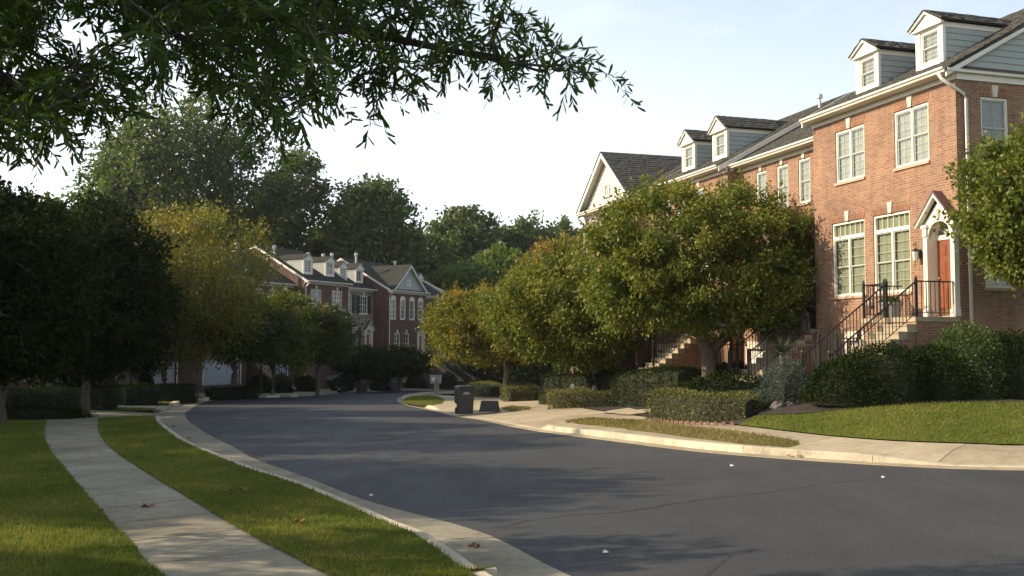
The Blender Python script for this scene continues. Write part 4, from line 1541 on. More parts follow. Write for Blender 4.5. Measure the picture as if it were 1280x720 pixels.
def house(origin, ang, w, zb, eave, label, wins=(), brick='brick_orange', depth=10.5, pitch=0.55, near=True, door=None, gar=None,
          stairs=None, dorm=(), cross=None, ends=(False, False), side_wins=(), spout=None, group=None, siding='siding', cat='townhouse', ridge_vent=None):
    """house frame: x along the facade, y out to the street; z values are absolute heights"""
    h = thing('brick_townhouse', label, cat, (origin.x, origin.y, zb), ang, group)
    Z = lambda z: z - zb
    E = Z(eave)
    wt = E - 0.10          # wall top under the soffit
    holes = []
    for (x, z, ww, hh, sty) in wins:
        holes.append((x - ww / 2, x + ww / 2, Z(z), Z(z) + hh))
    if door:
        holes.append((door[0] - 0.43, door[0] + 0.43, Z(door[1]), Z(door[1]) + 2.5))
    if gar:
        holes.append((gar[0], gar[1], Z(gar[2]), Z(gar[3])))
    mb = MB()
    panel(mb, (0, 0, 0), (1, 0, 0), 0, w, 0, wt, holes, (0, 1, 0), 0.16)
    obj('front_wall', mb, brick, h)
    s_brick = brick if brick != 'rubble_stone' else 'brick_brown'
    sh_l = [(a - ww / 2, a + ww / 2, Z(z), Z(z) + hh) for (sx, a, z, ww, hh, sty) in side_wins if sx == 0]
    sh_r = [(a - ww / 2, a + ww / 2, Z(z), Z(z) + hh) for (sx, a, z, ww, hh, sty) in side_wins if sx == 1]
    mb = MB(); panel(mb, (0, 0, 0), (0, -1, 0), 0, depth, 0, wt, sh_l, (-1, 0, 0), 0.16)
    obj('side_wall', mb, s_brick, h)
    mb = MB(); panel(mb, (w, 0, 0), (0, -1, 0), 0, depth, 0, wt, sh_r, (1, 0, 0), 0.16)
    obj('side_wall', mb, s_brick, h)
    mb = MB(); panel(mb, (0, -depth, 0), (1, 0, 0), 0, w, 0, wt, [], (0, -1, 0))
    obj('rear_wall', mb, s_brick, h)
    for (x, z, ww, hh, sty) in wins:
        window(h, x, Z(z), ww, hh, sty.replace('+s', ''), near=near, shutters='+s' in sty, key=True)
    for (sx, a, z, ww, hh, sty) in side_wins:
        if sx == 0: window(h, 0, Z(z), ww, hh, sty, rz=R(90), near=near, lx=(0, -a, Z(z)))
        else: window(h, 0, Z(z), ww, hh, sty, rz=R(-90), near=near, lx=(w, -a, Z(z)))
    # eaves
    ey = 0.38
    for (nm, box, mt) in (('frieze', (0.0, w, 0.003, 0.05, E - 0.24, E - 0.10), 'trim'), ('soffit', (0.0, w, -0.05, ey, E - 0.099, E - 0.06), 'trim')):
        mb = MB(); mb.box(*box); obj(nm, mb, mt, h)
    mb = MB()
    gx0, gx1 = (-0.12 if ends[0] else 0.0), w + (0.12 if ends[1] else 0.0)
    mb.prism([(gx0, ey + 0.001, E - 0.10), (gx0, ey + 0.05, E - 0.10), (gx0, ey + 0.075, E - 0.05), (gx0, ey + 0.12, E - 0.03), (gx0, ey + 0.12, E + 0.02), (gx0, ey + 0.10, E + 0.02), (gx0, ey + 0.10, E - 0.01), (gx0, ey + 0.001, E - 0.01)], (gx1 - gx0, 0, 0))
    obj('gutter', mb, 'trim', h)
    ym = -depth / 2
    ridge = E + pitch * (ey - ym)
    rx0, rx1 = (-0.14 if ends[0] else 0.0), w + (0.14 if ends[1] else 0.0)
    roof = empty('roof', (0, 0, 0), 0, h)
    mb = MB()
    mb.prism([(rx0, ey + 0.02, E - 0.02), (rx0, ym, ridge), (rx0, ym, ridge - 0.14), (rx0, ey + 0.02, E - 0.09)], (rx1 - rx0, 0, 0))
    obj('front_slope', mb, 'shingle', roof)
    mb = MB()
    mb.prism([(rx0, ym - 0.001, ridge), (rx0, -depth - ey, E - 0.02), (rx0, -depth - ey, E - 0.09), (rx0, ym - 0.001, ridge - 0.14)], (rx1 - rx0, 0, 0))
    obj('rear_slope', mb, 'shingle', roof)
    if near:
        upv = Vector((0, -1, pitch)).normalized()
        shakes('shakes', roof, (rx0, ey + 0.03, E - 0.022), (1, 0, 0), upv, rx1 - rx0, (ey - ym) / (1 / math.hypot(1, pitch)) , seed=int(w * 100), course=0.23)
    # gable ends
    for k, x, sx in ((0, 0.0, -1), (1, w, 1)):
        exposed = ends[k]
        mb = MB()
        mb.add([(x, 0.0, wt), (x, -depth, wt), (x, ym, ridge - 0.12 - (0.10 * pitch))], [(0, 1, 2)])
        obj('gable_wall', mb, siding if exposed else s_brick, h)
        mb = MB()
        off = 0.09 if exposed else 0.004
        for (ya, za, yb, zb2) in ((ey, E - 0.03, ym, ridge - 0.01), (-depth - ey, E - 0.03, ym - 0.002, ridge - 0.01)):
            P = [(x + sx * off, ya, za - 0.19), (x + sx * off, yb, zb2 - 0.19), (x + sx * off, yb, zb2), (x + sx * off, ya, za)]
            mb.prism(P, (sx * 0.05, 0, 0))
        obj('rake_board', mb, 'trim', h)
        if exposed:
            slope = (ridge - E) / (ey - ym)
            boards(h, 'siding_board', lambda z: (((x + sx * 0.004, min(0.0, ey - (z + 0.2 - E) / slope) - 0.02, z), (x + sx * 0.004, max(-depth, -depth - ey + (z + 0.2 - E) / slope) + 0.02, z)), (sx, 0, 0)), E + 0.12, ridge - 0.35, 0.17, siding)
            mb = MB()
            mb.box(x + sx * 0.002, x + sx * 0.05, -depth, 0.0, E - 0.24, E - 0.08)
            mb.box(x + sx * 0.002, x + sx * 0.16, -depth, 0.36, E - 0.079, E + 0.0)
            obj('gable_cornice', mb, 'trim', h)
            mb = MB()
            mb.prism([(x + sx * 0.003, -depth, E + 0.001), (x + sx * 0.19, -depth, E + 0.001), (x + sx * 0.003, -depth, E + 0.11)], (0, depth - 0.05, 0))
            obj('gable_flashing', mb, 'entry_roof', h)
    if cross:
        x0, x1, rise = cross
        xm = (x0 + x1) / 2
        c = empty('cross_gable', (0, 0, 0), 0, h)
        hwid = (x1 - x0) / 2
        yback = ey - rise / pitch
        for s_ in (-1, 1):
            a = (xm + s_ * (hwid + 0.22), 0.42, E - 0.02)
            P = [a, (xm, 0.42, E + rise), (xm, yback - 0.3, E + rise), (a[0], ey - 0.1, E - 0.02)]
            mb = MB(); mb.prism(P, (0, 0, 0.06)); obj('gable_roof', mb, 'shingle', c)
            mb = MB(); mb.prism([(a[0] * 1.0, 0.065, E - 0.06), (xm, 0.065, E + rise - 0.05), (xm, 0.065, E + rise - 0.005), (a[0], 0.065, E - 0.025)], (0, 0.29, 0)); obj('soffit', mb, 'trim', c)
            if near:
                upv = Vector((-s_ * (hwid + 0.22), 0, rise)).normalized()
                ln = math.hypot(hwid + 0.22, rise)
                lim = yback - 0.3
                shakes('shakes', c, (a[0] + s_ * 0.02, 0.44, E + 0.04), (0, -1, 0), upv, 0.44 - lim, ln, seed=7 + s_, course=0.2,
                       skip=lambda a_, s2: (0.44 - a_) < ey - (s2 / ln) * rise / pitch - 0.35)
            mb = MB()
            mb.prism([(xm + s_ * (hwid + 0.22), 0.36, E - 0.02), (xm, 0.36, E + rise - 0.01), (xm, 0.36, E + rise - 0.22), (xm + s_ * (hwid + 0.0), 0.36, E - 0.02)], (0, 0.055, 0))
            obj('rake_board', mb, 'trim', c)
        mb = MB()
        mb.add([(xm - hwid, 0.06, E - 0.06), (xm + hwid, 0.06, E - 0.06), (xm, 0.06, E + rise - 0.12)], [(0, 2, 1)])
        obj('pediment', mb, siding, c)
        sl = (rise - 0.1) / hwid
        boards(c, 'siding_board', lambda z: (((xm - max(0.02, hwid - (z - E) / sl), 0.061, z), (xm + max(0.02, hwid - (z - E) / sl), 0.061, z)), (0, 1, 0)), E + 0.02, E + rise - 0.3, 0.19, siding)
        n = 10
        mb = MB()
        zc = E + rise * 0.33
        for i in range(n):
            a0, a1 = math.pi * i / n, math.pi * (i + 1) / n
            ro, ri = 0.30, 0.20
            mb.prism([(xm + math.cos(a0) * ri, 0.09, zc + math.sin(a0) * ri), (xm + math.cos(a0) * ro, 0.09, zc + math.sin(a0) * ro), (xm + math.cos(a1) * ro, 0.09, zc + math.sin(a1) * ro), (xm + math.cos(a1) * ri, 0.09, zc + math.sin(a1) * ri)], (0, 0.05, 0))
        mb.box(xm - 0.30, xm - 0.20, 0.09, 0.14, zc - 0.30, zc)
        mb.box(xm + 0.20, xm + 0.30, 0.09, 0.14, zc - 0.30, zc)
        mb.box(xm - 0.34, xm + 0.34, 0.09, 0.155, zc - 0.37, zc - 0.301)
        mb.box(xm - 0.012, xm + 0.012, 0.095, 0.12, zc - 0.3, zc + 0.2)
        mb.box(xm - 0.2, xm + 0.2, 0.096, 0.119, zc - 0.06, zc - 0.036)
        obj('gable_window', mb, 'trim', c)
        mb = MB()
        mb.add([(xm - 0.2, 0.094, zc - 0.3), (xm + 0.2, 0.094, zc - 0.3)] + [(xm + math.cos(math.pi * i / n) * 0.2, 0.094, zc + math.sin(math.pi * i / n) * 0.2) for i in range(n + 1)], [tuple(range(n + 3))[::-1]])
        obj('gable_pane', mb, 'siding', c)
        mb = MB(); mb.box(xm - hwid - 0.2, xm + hwid + 0.2, 0.381, 0.50, E - 0.09, E - 0.001)
    for (xc, dw, yf, z0, z1, ap, sty) in dorm:
        dormer(h, xc, dw, yf, Z(z0), Z(z1), Z(ap), E, pitch, ey, near, sty)
    if spout is not None:
        for (x, y, side) in spout:
            mb = MB()
            if side:     # on the side wall
                pts = [(x + 0.10, ey + 0.05, E - 0.09), (x + 0.02, ey + 0.03, E - 0.25), (x - 0.06, y + 0.05, E - 0.62), (x - 0.065, y, E - 0.75), (x - 0.065, y, 0.4)]
            else:
                pts = [(x, ey + 0.04, E - 0.09), (x, ey + 0.0, E - 0.22), (x, 0.07, E - 0.5), (x, 0.055, E - 0.62), (x, 0.055, 0.4)]
            mb.tube(pts, 0.045, 8)
            obj('downspout', mb, 'trim', h, smooth=True)
    if door:
        portico(h, door[0], Z(door[1]))
    if gar:
        garage(h, gar[0], gar[1], Z(gar[2]), Z(gar[3]), near)
    if stairs:
        s = dict(stairs)
        s['zf'] = Z(s['zf'])
        s.setdefault('zlow', 0.1)
        staircase(h, near=near, brick=s_brick, **s)
    return h

NR = RANG
# end house with the orange door
A_origin = W(0, 0)
hA = house(A_origin, NR, 6.15, -0.4, 9.2, 'orange brick end townhouse with varnished wooden door under a small white pediment',
      wins=[(4.49, 3.68, 1.53, 2.20, 'twin_transom'), (2.57, 3.68, 1.53, 2.20, 'twin_transom'), (4.34, 7.07, 1.36, 1.54, 'twin'), (1.68, 7.07, 1.36, 1.56, 'twin')],
      door=(0.57, 2.97), gar=(1.75, 4.6, 0.1, 2.38), ends=(True, False),
      dorm=[(1.62, 1.0, -0.6, 9.70, 10.86, 11.27, 'single'), (4.27, 1.0, -0.6, 9.70, 10.86, 11.27, 'single')],
      side_wins=[(0, 1.20, 7.02, 0.86, 1.56, 'single'), (0, 1.20, 3.7, 0.86, 1.7, 'single'), (0, 4.2, 7.02, 0.86, 1.56, 'single')],
      spout=[(0.0, -0.26, True)],
      stairs=dict(x0=0.02, x1=1.22, zf=2.95, land=1.30, n=10, rise=0.185, run=0.25, land_x=(0.02, 2.15)))
hB = house(W(6.16, -0.5), NR, 5.30, -0.9, 8.72, 'recessed brick townhouse between the end house and the one with arched dormers',
      wins=[(1.26, 6.84, 0.66, 1.46, 'single'), (2.53, 6.84, 0.68, 1.46, 'single'), (3.86, 6.84, 0.66, 1.46, 'single'), (3.4, 3.40, 1.4, 2.1, 'twin_transom'), (0.7, 3.4, .6, 2.1, 'single')],
      door=(1.75, 2.72), gar=(2.7, 4.9, -0.2, 2.1),
      stairs=dict(x0=0.1, x1=1.3, zf=2.74, land=0.55, n=9, rise=0.18, run=0.25, land_x=(0.1, 2.4)))
hC = house(W(11.47, 0), NR, 6.55, -1.2, 8.72, 'brick townhouse with two arched dormers, tallest pair behind the round trees',
      wins=[(5.0, 6.75, 0.75, 1.46, 'single'), (3.7, 6.75, 0.75, 1.46, 'single'), (2.2, 6.75, 0.75, 1.46, 'single'), (4.4, 3.3, 1.4, 2.1, 'twin_transom')],
      door=(1.6, 2.65), gar=(3.2, 5.8, -0.4, 2.0),
      dorm=[(1.63, 1.05, -0.6, 9.22, 10.38, 10.9, 'arched'), (4.2, 1.05, -0.6, 9.22, 10.38, 10.9, 'arched')], spout=[(6.48, 0, False)],
      stairs=dict(x0=0.9, x1=2.1, zf=2.65, land=0.8, n=7, rise=0.18, run=0.25))
hD = house(W(18.05, 0.6), NR, 6.0, -1.4, 8.45, 'brick townhouse with a wide front gable and slate dark roof behind the trees',
      wins=[(4.9, 6.6, 0.75, 1.5, 'arched'), (3.6, 6.6, 0.75, 1.5, 'arched'), (2.3, 6.6, 0.75, 1.5, 'arched'), (1.0, 6.6, 0.75, 1.5, 'arched'), (3.9, 3.1, 1.4, 2.1, 'twin_transom')],
      door=(1.2, 2.4), gar=(2.8, 5.4, -0.6, 1.8), ends=(False, True), cross=(0.1, 5.9, 2.45), siding='siding_lit', spout=[(5.93, 0, False)],
      stairs=dict(x0=0.6, x1=1.8, zf=2.4, land=0.8, n=6, rise=0.18, run=0.25))

# far terrace on the other side of the bend: s runs away from the camera, houses face the road
FO = Vector((-16.7, 80, 0))
FD = Vector((.454, .891, 0))
FX = -FD
FN = Vector((.891, -.454, 0))
FANG = math.atan2(FX.y, FX.x)
def WF(s, u, z=0):
    p = FO + FD * s + FN * u
    return Vector((p.x, p.y, z))
def far_house(s0, s1, u, dz, label, **kw):
    w = s1 - s0
    return house(WF(s1, u), FANG, w, -2.2, 7.35 + dz, label, near=False, **kw)
def st_far(w, xd, zf=1.15):
    return dict(x0=xd - 0.6, x1=xd + 0.6, zf=zf, land=1.1, n=12, rise=0.17, run=0.27)
FG = 'townhouses of the far terrace'
far_house(0, 5.9, 0, 0, 'red brick far townhouse with two twin windows and two dormers', brick='brick_red', group=FG,
      wins=[(4.4, 5.1, 1.4, 1.6, 'twin'), (1.6, 5.1, 1.4, 1.6, 'twin'), (4.3, 1.8, 1.5, 2.1, 'twin_transom')], door=(0.9, 1.15), ends=(False, False),
      dorm=[(4.6, 1.15, -0.7, 7.9, 9.15, 9.6, 'single'), (1.7, 1.15, -0.7, 7.9, 9.15, 9.6, 'single')], stairs=st_far(5.9, 0.9), spout=[(5.8, 0, False)])
far_house(5.91, 10.6, -0.7, -0.25, 'far townhouse faced in grey rubble stone with black shutters', brick='rubble_stone', group=FG,
      wins=[(3.7, 4.9, 0.9, 1.6, 'single+s'), (1.55, 4.9, 1.3, 1.6, 'twin+s'), (3.0, 1.6, 1.4, 2.1, 'twin_transom+s')], door=(0.8, 1.1),
      dorm=[(3.6, 1.05, -0.7, 7.65, 8.9, 9.45, 'arched'), (1.2, 1.05, -0.7, 7.65, 8.9, 9.45, 'arched')], stairs=st_far(4.7, 0.8, 1.1))
far_house(10.61, 17.0, 0.9, -0.3, 'brown brick far townhouse with a grey gable and four round topped windows', brick='brick_brown', group=FG,
      wins=[(5.6, 4.5, 0.75, 1.75, 'arched'), (4.05, 4.5, 0.75, 1.75, 'arched'), (2.5, 4.5, 0.75, 1.75, 'arched'), (1.0, 4.5, 0.75, 1.75, 'arched'), (4.9, 1.4, 0.9, 1.8, 'single'), (3.4, 1.4, 0.9, 1.8, 'single')], door=(1.0, 1.0),
      cross=(0.5, 5.9, 2.45), siding='siding', stairs=st_far(6.4, 1.0, 1.0), spout=[(6.25, 0, False)])
far_house(17.01, 22.0, 0.0, -0.5, 'last brown brick townhouse of the far row with one narrow dormer', brick='brick_brown', group=FG,
      wins=[(3.8, 4.5, 0.8, 1.6, 'single'), (1.4, 4.5, 0.8, 1.6, 'single')], door=(1.0, 1.0), ends=(True, False),
      dorm=[(3.6, 0.95, -0.7, 7.4, 8.6, 9.1, 'single')], stairs=st_far(5, 1.0, 1.0))
far_house(-6.6, -0.01, -1.0, -0.35, 'far brick townhouse half hidden behind the orange tinted tree', brick='brick_red', group=FG,
      wins=[(5.7, 4.9, 0.8, 1.6, 'single'), (4.2, 4.9, 0.8, 1.6, 'single'), (2.7, 4.9, 0.8, 1.6, 'single'), (1.2, 4.9, 0.8, 1.6, 'single')], door=(5.6, 1.1), gar=(0.8, 3.4, -0.6, 1.5), stairs=st_far(6.6, 5.6, 1.1))
far_house(-13.2, -6.61, 0, -0.1, 'far brick townhouse with a white garage door under the spreading tree', brick='brick_red', group=FG,
      wins=[(5.2, 5.0, 1.4, 1.6, 'twin'), (2.0, 5.0, 1.4, 1.6, 'twin')], door=(5.6, 1.2), gar=(0.7, 4.4, -0.7, 1.55))
far_house(-19.8, -13.21, 0.6, 0.1, 'brown brick townhouse behind the dark trees, two places left of the red one', brick='brick_brown', group=FG,
      wins=[(5.2, 5.2, 1.4, 1.6, 'twin'), (2.0, 5.2, 1.4, 1.6, 'twin')], door=(5.6, 1.4), gar=(0.9, 4.1, -0.4, 1.6))
far_house(-26.4, -19.81, 0, 0.3, 'brown brick townhouse with white garage door between the dark trunks', brick='brick_brown', group=FG,
      wins=[(5.2, 5.4, 1.4, 1.6, 'twin'), (2.0, 5.4, 1.4, 1.6, 'twin')], door=(0.9, 1.6), gar=(2.3, 5.7, -0.1, 2.0), stairs=st_far(6.6, 0.9, 1.6))
far_house(-33.0, -26.41, 0.6, 0.5, 'leftmost visible brick townhouse with steps beyond the clipped hedge', brick='brick_brown', group=FG, ends=(False, True),
      wins=[(5.2, 5.6, 1.4, 1.6, 'twin'), (2.0, 5.6, 1.4, 1.6, 'twin')], door=(0.9, 1.8), gar=(2.3, 5.7, 0.1, 2.2), stairs=st_far(6.6, 0.9, 1.8))
# separate house beyond with grey siding gable
hs = house(Vector((-14.6, 112, 0)), R(88), 10, -2.2, 7.07, 'grey sided gable of a house beyond the end of the far row', brick='siding', near=False,
      wins=[(2, 4.4, 0.9, 1.5, 'single')], ends=(True, True), depth=8.6)

# metal vent pipes on the roofs
for (hh, x, y, hz, tall) in ((hA, 5.2, -4.4, 11.75, 0.45), (hC, 0.4, -4.2, 11.2, 0.4)):
    z = hz - hh.location.z
    mb = MB(); mb.lathe([(0.05, z - 0.4), (0.05, z + tall), (0.11, z + tall), (0.11, z + tall + 0.14), (0.03, z + tall + 0.18)], x, y, 8)
    obj('vent_pipe', mb, 'vent_metal', hh)
far_roofs = [o for o in bpy.data.objects if o.get('group') == FG]
for hh, specs in zip(far_roofs, (((1.2, -3.4), (4.9, -4.0)), ((2.4, -3.8), (0.6, -4.2)), ((5.2, -4.4),), ((3.0, -4.0),), ((2.4, -4.0),), ((3.0, -4.2),))):
    for x, y in specs:
        z = 7.2 + 0.55 * (0.38 - y) + 2.2
        mb = MB(); mb.lathe([(0.10, z - 0.4), (0.10, z + 0.6), (0.17, z + 0.6), (0.17, z + 0.8), (0.05, z + 0.85)], x, y, 8)
        obj('vent_pipe', mb, 'vent_metal', hh)

# ------------------------------------------------------------------ trees
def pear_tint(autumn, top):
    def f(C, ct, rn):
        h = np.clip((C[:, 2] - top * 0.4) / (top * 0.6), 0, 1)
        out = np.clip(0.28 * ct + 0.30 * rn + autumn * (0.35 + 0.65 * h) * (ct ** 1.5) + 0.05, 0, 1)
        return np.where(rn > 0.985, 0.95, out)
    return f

def gnd(x, y, off=KH):
    return soil_z(x, y)

x, y = 6.32, 32.1
PG = 'round leafy street trees in the right hand front yards'
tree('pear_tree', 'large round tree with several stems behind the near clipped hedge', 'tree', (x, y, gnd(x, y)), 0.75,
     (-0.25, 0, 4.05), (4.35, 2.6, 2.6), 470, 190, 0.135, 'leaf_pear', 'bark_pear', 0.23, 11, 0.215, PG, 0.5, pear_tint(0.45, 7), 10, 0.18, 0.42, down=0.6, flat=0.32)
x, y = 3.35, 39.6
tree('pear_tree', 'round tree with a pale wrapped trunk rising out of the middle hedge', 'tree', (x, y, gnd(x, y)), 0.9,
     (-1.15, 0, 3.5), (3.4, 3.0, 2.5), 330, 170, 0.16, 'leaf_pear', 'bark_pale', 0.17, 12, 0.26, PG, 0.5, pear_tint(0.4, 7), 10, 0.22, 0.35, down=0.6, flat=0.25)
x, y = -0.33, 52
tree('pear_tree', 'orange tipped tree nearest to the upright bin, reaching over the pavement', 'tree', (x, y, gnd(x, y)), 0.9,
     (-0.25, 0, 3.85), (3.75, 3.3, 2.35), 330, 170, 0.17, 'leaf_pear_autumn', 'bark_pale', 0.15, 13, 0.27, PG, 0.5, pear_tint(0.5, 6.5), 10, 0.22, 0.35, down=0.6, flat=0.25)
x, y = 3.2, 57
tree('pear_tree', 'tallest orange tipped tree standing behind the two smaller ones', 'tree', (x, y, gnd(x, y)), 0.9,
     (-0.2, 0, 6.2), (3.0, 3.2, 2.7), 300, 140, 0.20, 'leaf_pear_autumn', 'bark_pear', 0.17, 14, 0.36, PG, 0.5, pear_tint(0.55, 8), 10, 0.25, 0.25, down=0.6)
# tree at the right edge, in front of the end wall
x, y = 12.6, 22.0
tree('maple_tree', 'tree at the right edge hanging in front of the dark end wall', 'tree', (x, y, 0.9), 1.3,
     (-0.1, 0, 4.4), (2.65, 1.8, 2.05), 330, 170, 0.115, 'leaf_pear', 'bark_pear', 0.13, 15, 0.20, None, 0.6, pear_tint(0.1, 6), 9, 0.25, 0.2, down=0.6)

LG = 'street trees along the left hand pavement'
def left_tree(px, ytr, cx_px, top_y, bot_y, half_px, depth, label, seed, leaf='leaf_left', nc=260, per=90, size=0.14, autumn=0.6, rt=0.2, z0=None, lump=0.25):
    nc = int(nc * 1.25); size = size * 1.45; per = int(per * 1.15)
    b = at(px, 480, depth)
    zb_ = gnd(b.x, b.y, 0.4) if z0 is None else z0
    c = at(cx_px, (top_y + bot_y) / 2, depth)
    rz_ = (bot_y - top_y) / 2 / F_PX * depth
    rx_ = half_px / F_PX * depth
    tree('street_tree', label, 'tree', (b.x, b.y, zb_), 0.9, (c.x - b.x, 0, c.z - zb_), (rx_, rx_ * 0.95, rz_), nc, per, size, leaf, 'bark_pear', rt, seed, 0.13 * rx_ * 0.9, LG,
         0.5, pear_tint(autumn, c.z - zb_ + rz_), 10, lump, 0.2, down=0.5)
left_tree(205, 480, 222, 268, 452, 100, 57, 'broad tree with orange tinted top left of the far brick row', 21, 'leaf_pear_autumn', 300, 110, 0.13, 0.4, 0.2)
left_tree(293, 478, 300, 372, 448, 66, 60, 'spreading dark tree in front of the white garage door', 22, 'leaf_left', 200, 90, 0.15, 0.3)
left_tree(341, 480, 350, 366, 456, 50, 63, 'slender trunked tree beside the lamp post', 23, 'leaf_pear', 150, 90, 0.15, 0.4, 0.14)
left_tree(397, 480, 400, 384, 456, 47, 66, 'bushy many stemmed tree in front of the red brick house', 24, 'leaf_left', 150, 90, 0.15, 0.5, 0.13)
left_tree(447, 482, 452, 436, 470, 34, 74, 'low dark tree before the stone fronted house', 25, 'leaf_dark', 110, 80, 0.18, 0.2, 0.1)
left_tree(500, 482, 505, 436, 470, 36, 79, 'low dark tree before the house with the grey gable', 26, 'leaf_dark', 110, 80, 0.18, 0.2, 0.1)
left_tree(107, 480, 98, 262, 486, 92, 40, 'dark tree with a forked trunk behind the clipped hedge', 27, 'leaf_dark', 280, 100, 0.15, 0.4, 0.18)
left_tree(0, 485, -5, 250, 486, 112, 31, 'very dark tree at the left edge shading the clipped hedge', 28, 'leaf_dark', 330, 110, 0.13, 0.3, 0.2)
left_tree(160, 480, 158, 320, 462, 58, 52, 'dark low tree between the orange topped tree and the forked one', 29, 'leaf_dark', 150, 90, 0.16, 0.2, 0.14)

for i, (x, y, hh, rr, lb) in enumerate(((-22.5, 16.4, 11.8, 4.3, 'tall yard tree just left of the view beside the path'), (-25.5, 25, 11.8, 4.6, 'second tall yard tree left of the view, farther up the path'),
        (-29, 33.5, 11, 4.8, 'third tall yard tree left of the view near the first hedge'), (-20.5, 7.2, 10.5, 3.0, 'yard tree level with the oak, farther from the path'), (-33, 43, 11, 4.8, 'large yard tree left of the view before the terrace'))):
    tree('street_tree', lb, 'tree', (x, y, soil_z(x, y)), 1.6, (0, 0, hh * 0.58), (rr, rr, hh * 0.42), 230, 110, 0.30, 'leaf_left', 'bark_pear', 0.24, 200 + i, 0.5, LG, 0.5, pear_tint(0.4, hh), 9, 0.3, 0.2, down=0.5)

# woodland trees behind the rows
WG = 'tall trees of the wood behind the houses'
def wood_tree(cx, top, bot, half, depth, label, seed, leaf='leaf_far', nc=170, per=80, size=0.42, ratio=0.6, lump=0.35, hollow=0.3, spread=None):
    nc = int(nc * 1.25); size = size * 1.3
    c = at(cx, (top + bot) / 2, depth)
    rx_ = half / F_PX * depth
    rz_ = (bot - top) / 2 / F_PX * depth
    b = Vector((c.x, c.y, -1.6))
    tree('forest_tree', label, 'tree', b, max(2.0, (c.z - rz_ + 1.6) * 0.5), (0, 0, c.z + 1.6), (rx_, rx_ * 0.8, rz_), nc, per, size, leaf, 'bark_oak', 0.02 * (c.z + rz_ + 1.6), seed,
         spread or rx_ * 0.12, WG, ratio, None, 12, lump, hollow, down=0.1, min_r=0.03)
wood_tree(165, 128, 330, 85, 100, 'tall airy tree rising behind the orange topped tree, under the oak bough', 31, nc=210, per=62, size=0.36, lump=0.5)
wood_tree(262, 122, 320, 80, 106, 'highest forest tree, behind the roofs left of the red brick house', 32, nc=240, per=62, size=0.36, lump=0.5)
wood_tree(352, 172, 330, 56, 112, 'tall open tree above the ridge of the red brick house', 33, nc=170, per=60, size=0.36, lump=0.55)
wood_tree(300, 268, 345, 80, 118, 'dark tree filling the gap behind the far ridge', 44, 'leaf_far', nc=150, per=70, size=0.5)
wood_tree(462, 230, 372, 64, 112, 'rounded green tree above the stone fronted house', 34, nc=210, per=80, size=0.42)
wood_tree(410, 285, 360, 40, 122, 'darker tree between the two tall ones over the far roofs', 45, 'leaf_far', nc=110, per=70, size=0.5)
wood_tree(578, 262, 380, 52, 140, 'domed bluish tree left of the twin domes on the skyline', 35, nc=190, per=80, size=0.48, lump=0.2)
wood_tree(655, 268, 380, 46, 146, 'domed bluish tree right of the widest dome on the skyline', 36, nc=170, per=80, size=0.5, lump=0.2)
wood_tree(710, 283, 390, 36, 150, 'smallest domed tree on the skyline beside the wide front gable', 37, nc=130, per=80, size=0.5, lump=0.2)
wood_tree(528, 285, 385, 40, 128, 'yellowish green tree just right of the far row', 38, 'leaf_far', nc=150, per=80, size=0.45)
wood_tree(575, 325, 400, 45, 116, 'light green tree in front of the domed trees', 39, 'leaf_far_light', nc=150, per=80, size=0.42)
wood_tree(632, 310, 400, 42, 120, 'bright green rounded tree at the centre of the wood edge', 40, 'leaf_far_light', nc=150, per=80, size=0.42)
wood_tree(690, 318, 400, 40, 108, 'green tree partly hidden by the orange tipped street trees', 41, 'leaf_far', nc=120, per=80, size=0.42)
wood_tree(60, 255, 370, 70, 92, 'dark forest tree behind the leftmost terrace house', 42, 'leaf_far', nc=160, per=70, size=0.42)
wood_tree(-60, 200, 360, 75, 88, 'forest tree cut by the left edge of the view', 43, 'leaf_dark', nc=160, per=70, size=0.42)
for i, (cx, top, bot, hf, dp_, lb) in enumerate(((560, 392, 482, 34, 104, 'low thicket tree past the end of the far row'), (612, 385, 482, 40, 98, 'low thicket tree behind the orange tipped street tree'), (668, 382, 484, 42, 92, 'low thicket tree behind the gap of the street trees'), (722, 380, 486, 38, 86, 'low thicket tree beside the wide gabled house'))):
    wood_tree(cx, top, bot, hf, dp_, lb, 160 + i, 'leaf_left', nc=110, per=80, size=0.36, lump=0.2)
wood_tree(760, 300, 400, 45, 150, 'forest tree hidden mostly by the wide front gable house', 46, nc=90, per=70, size=0.55)

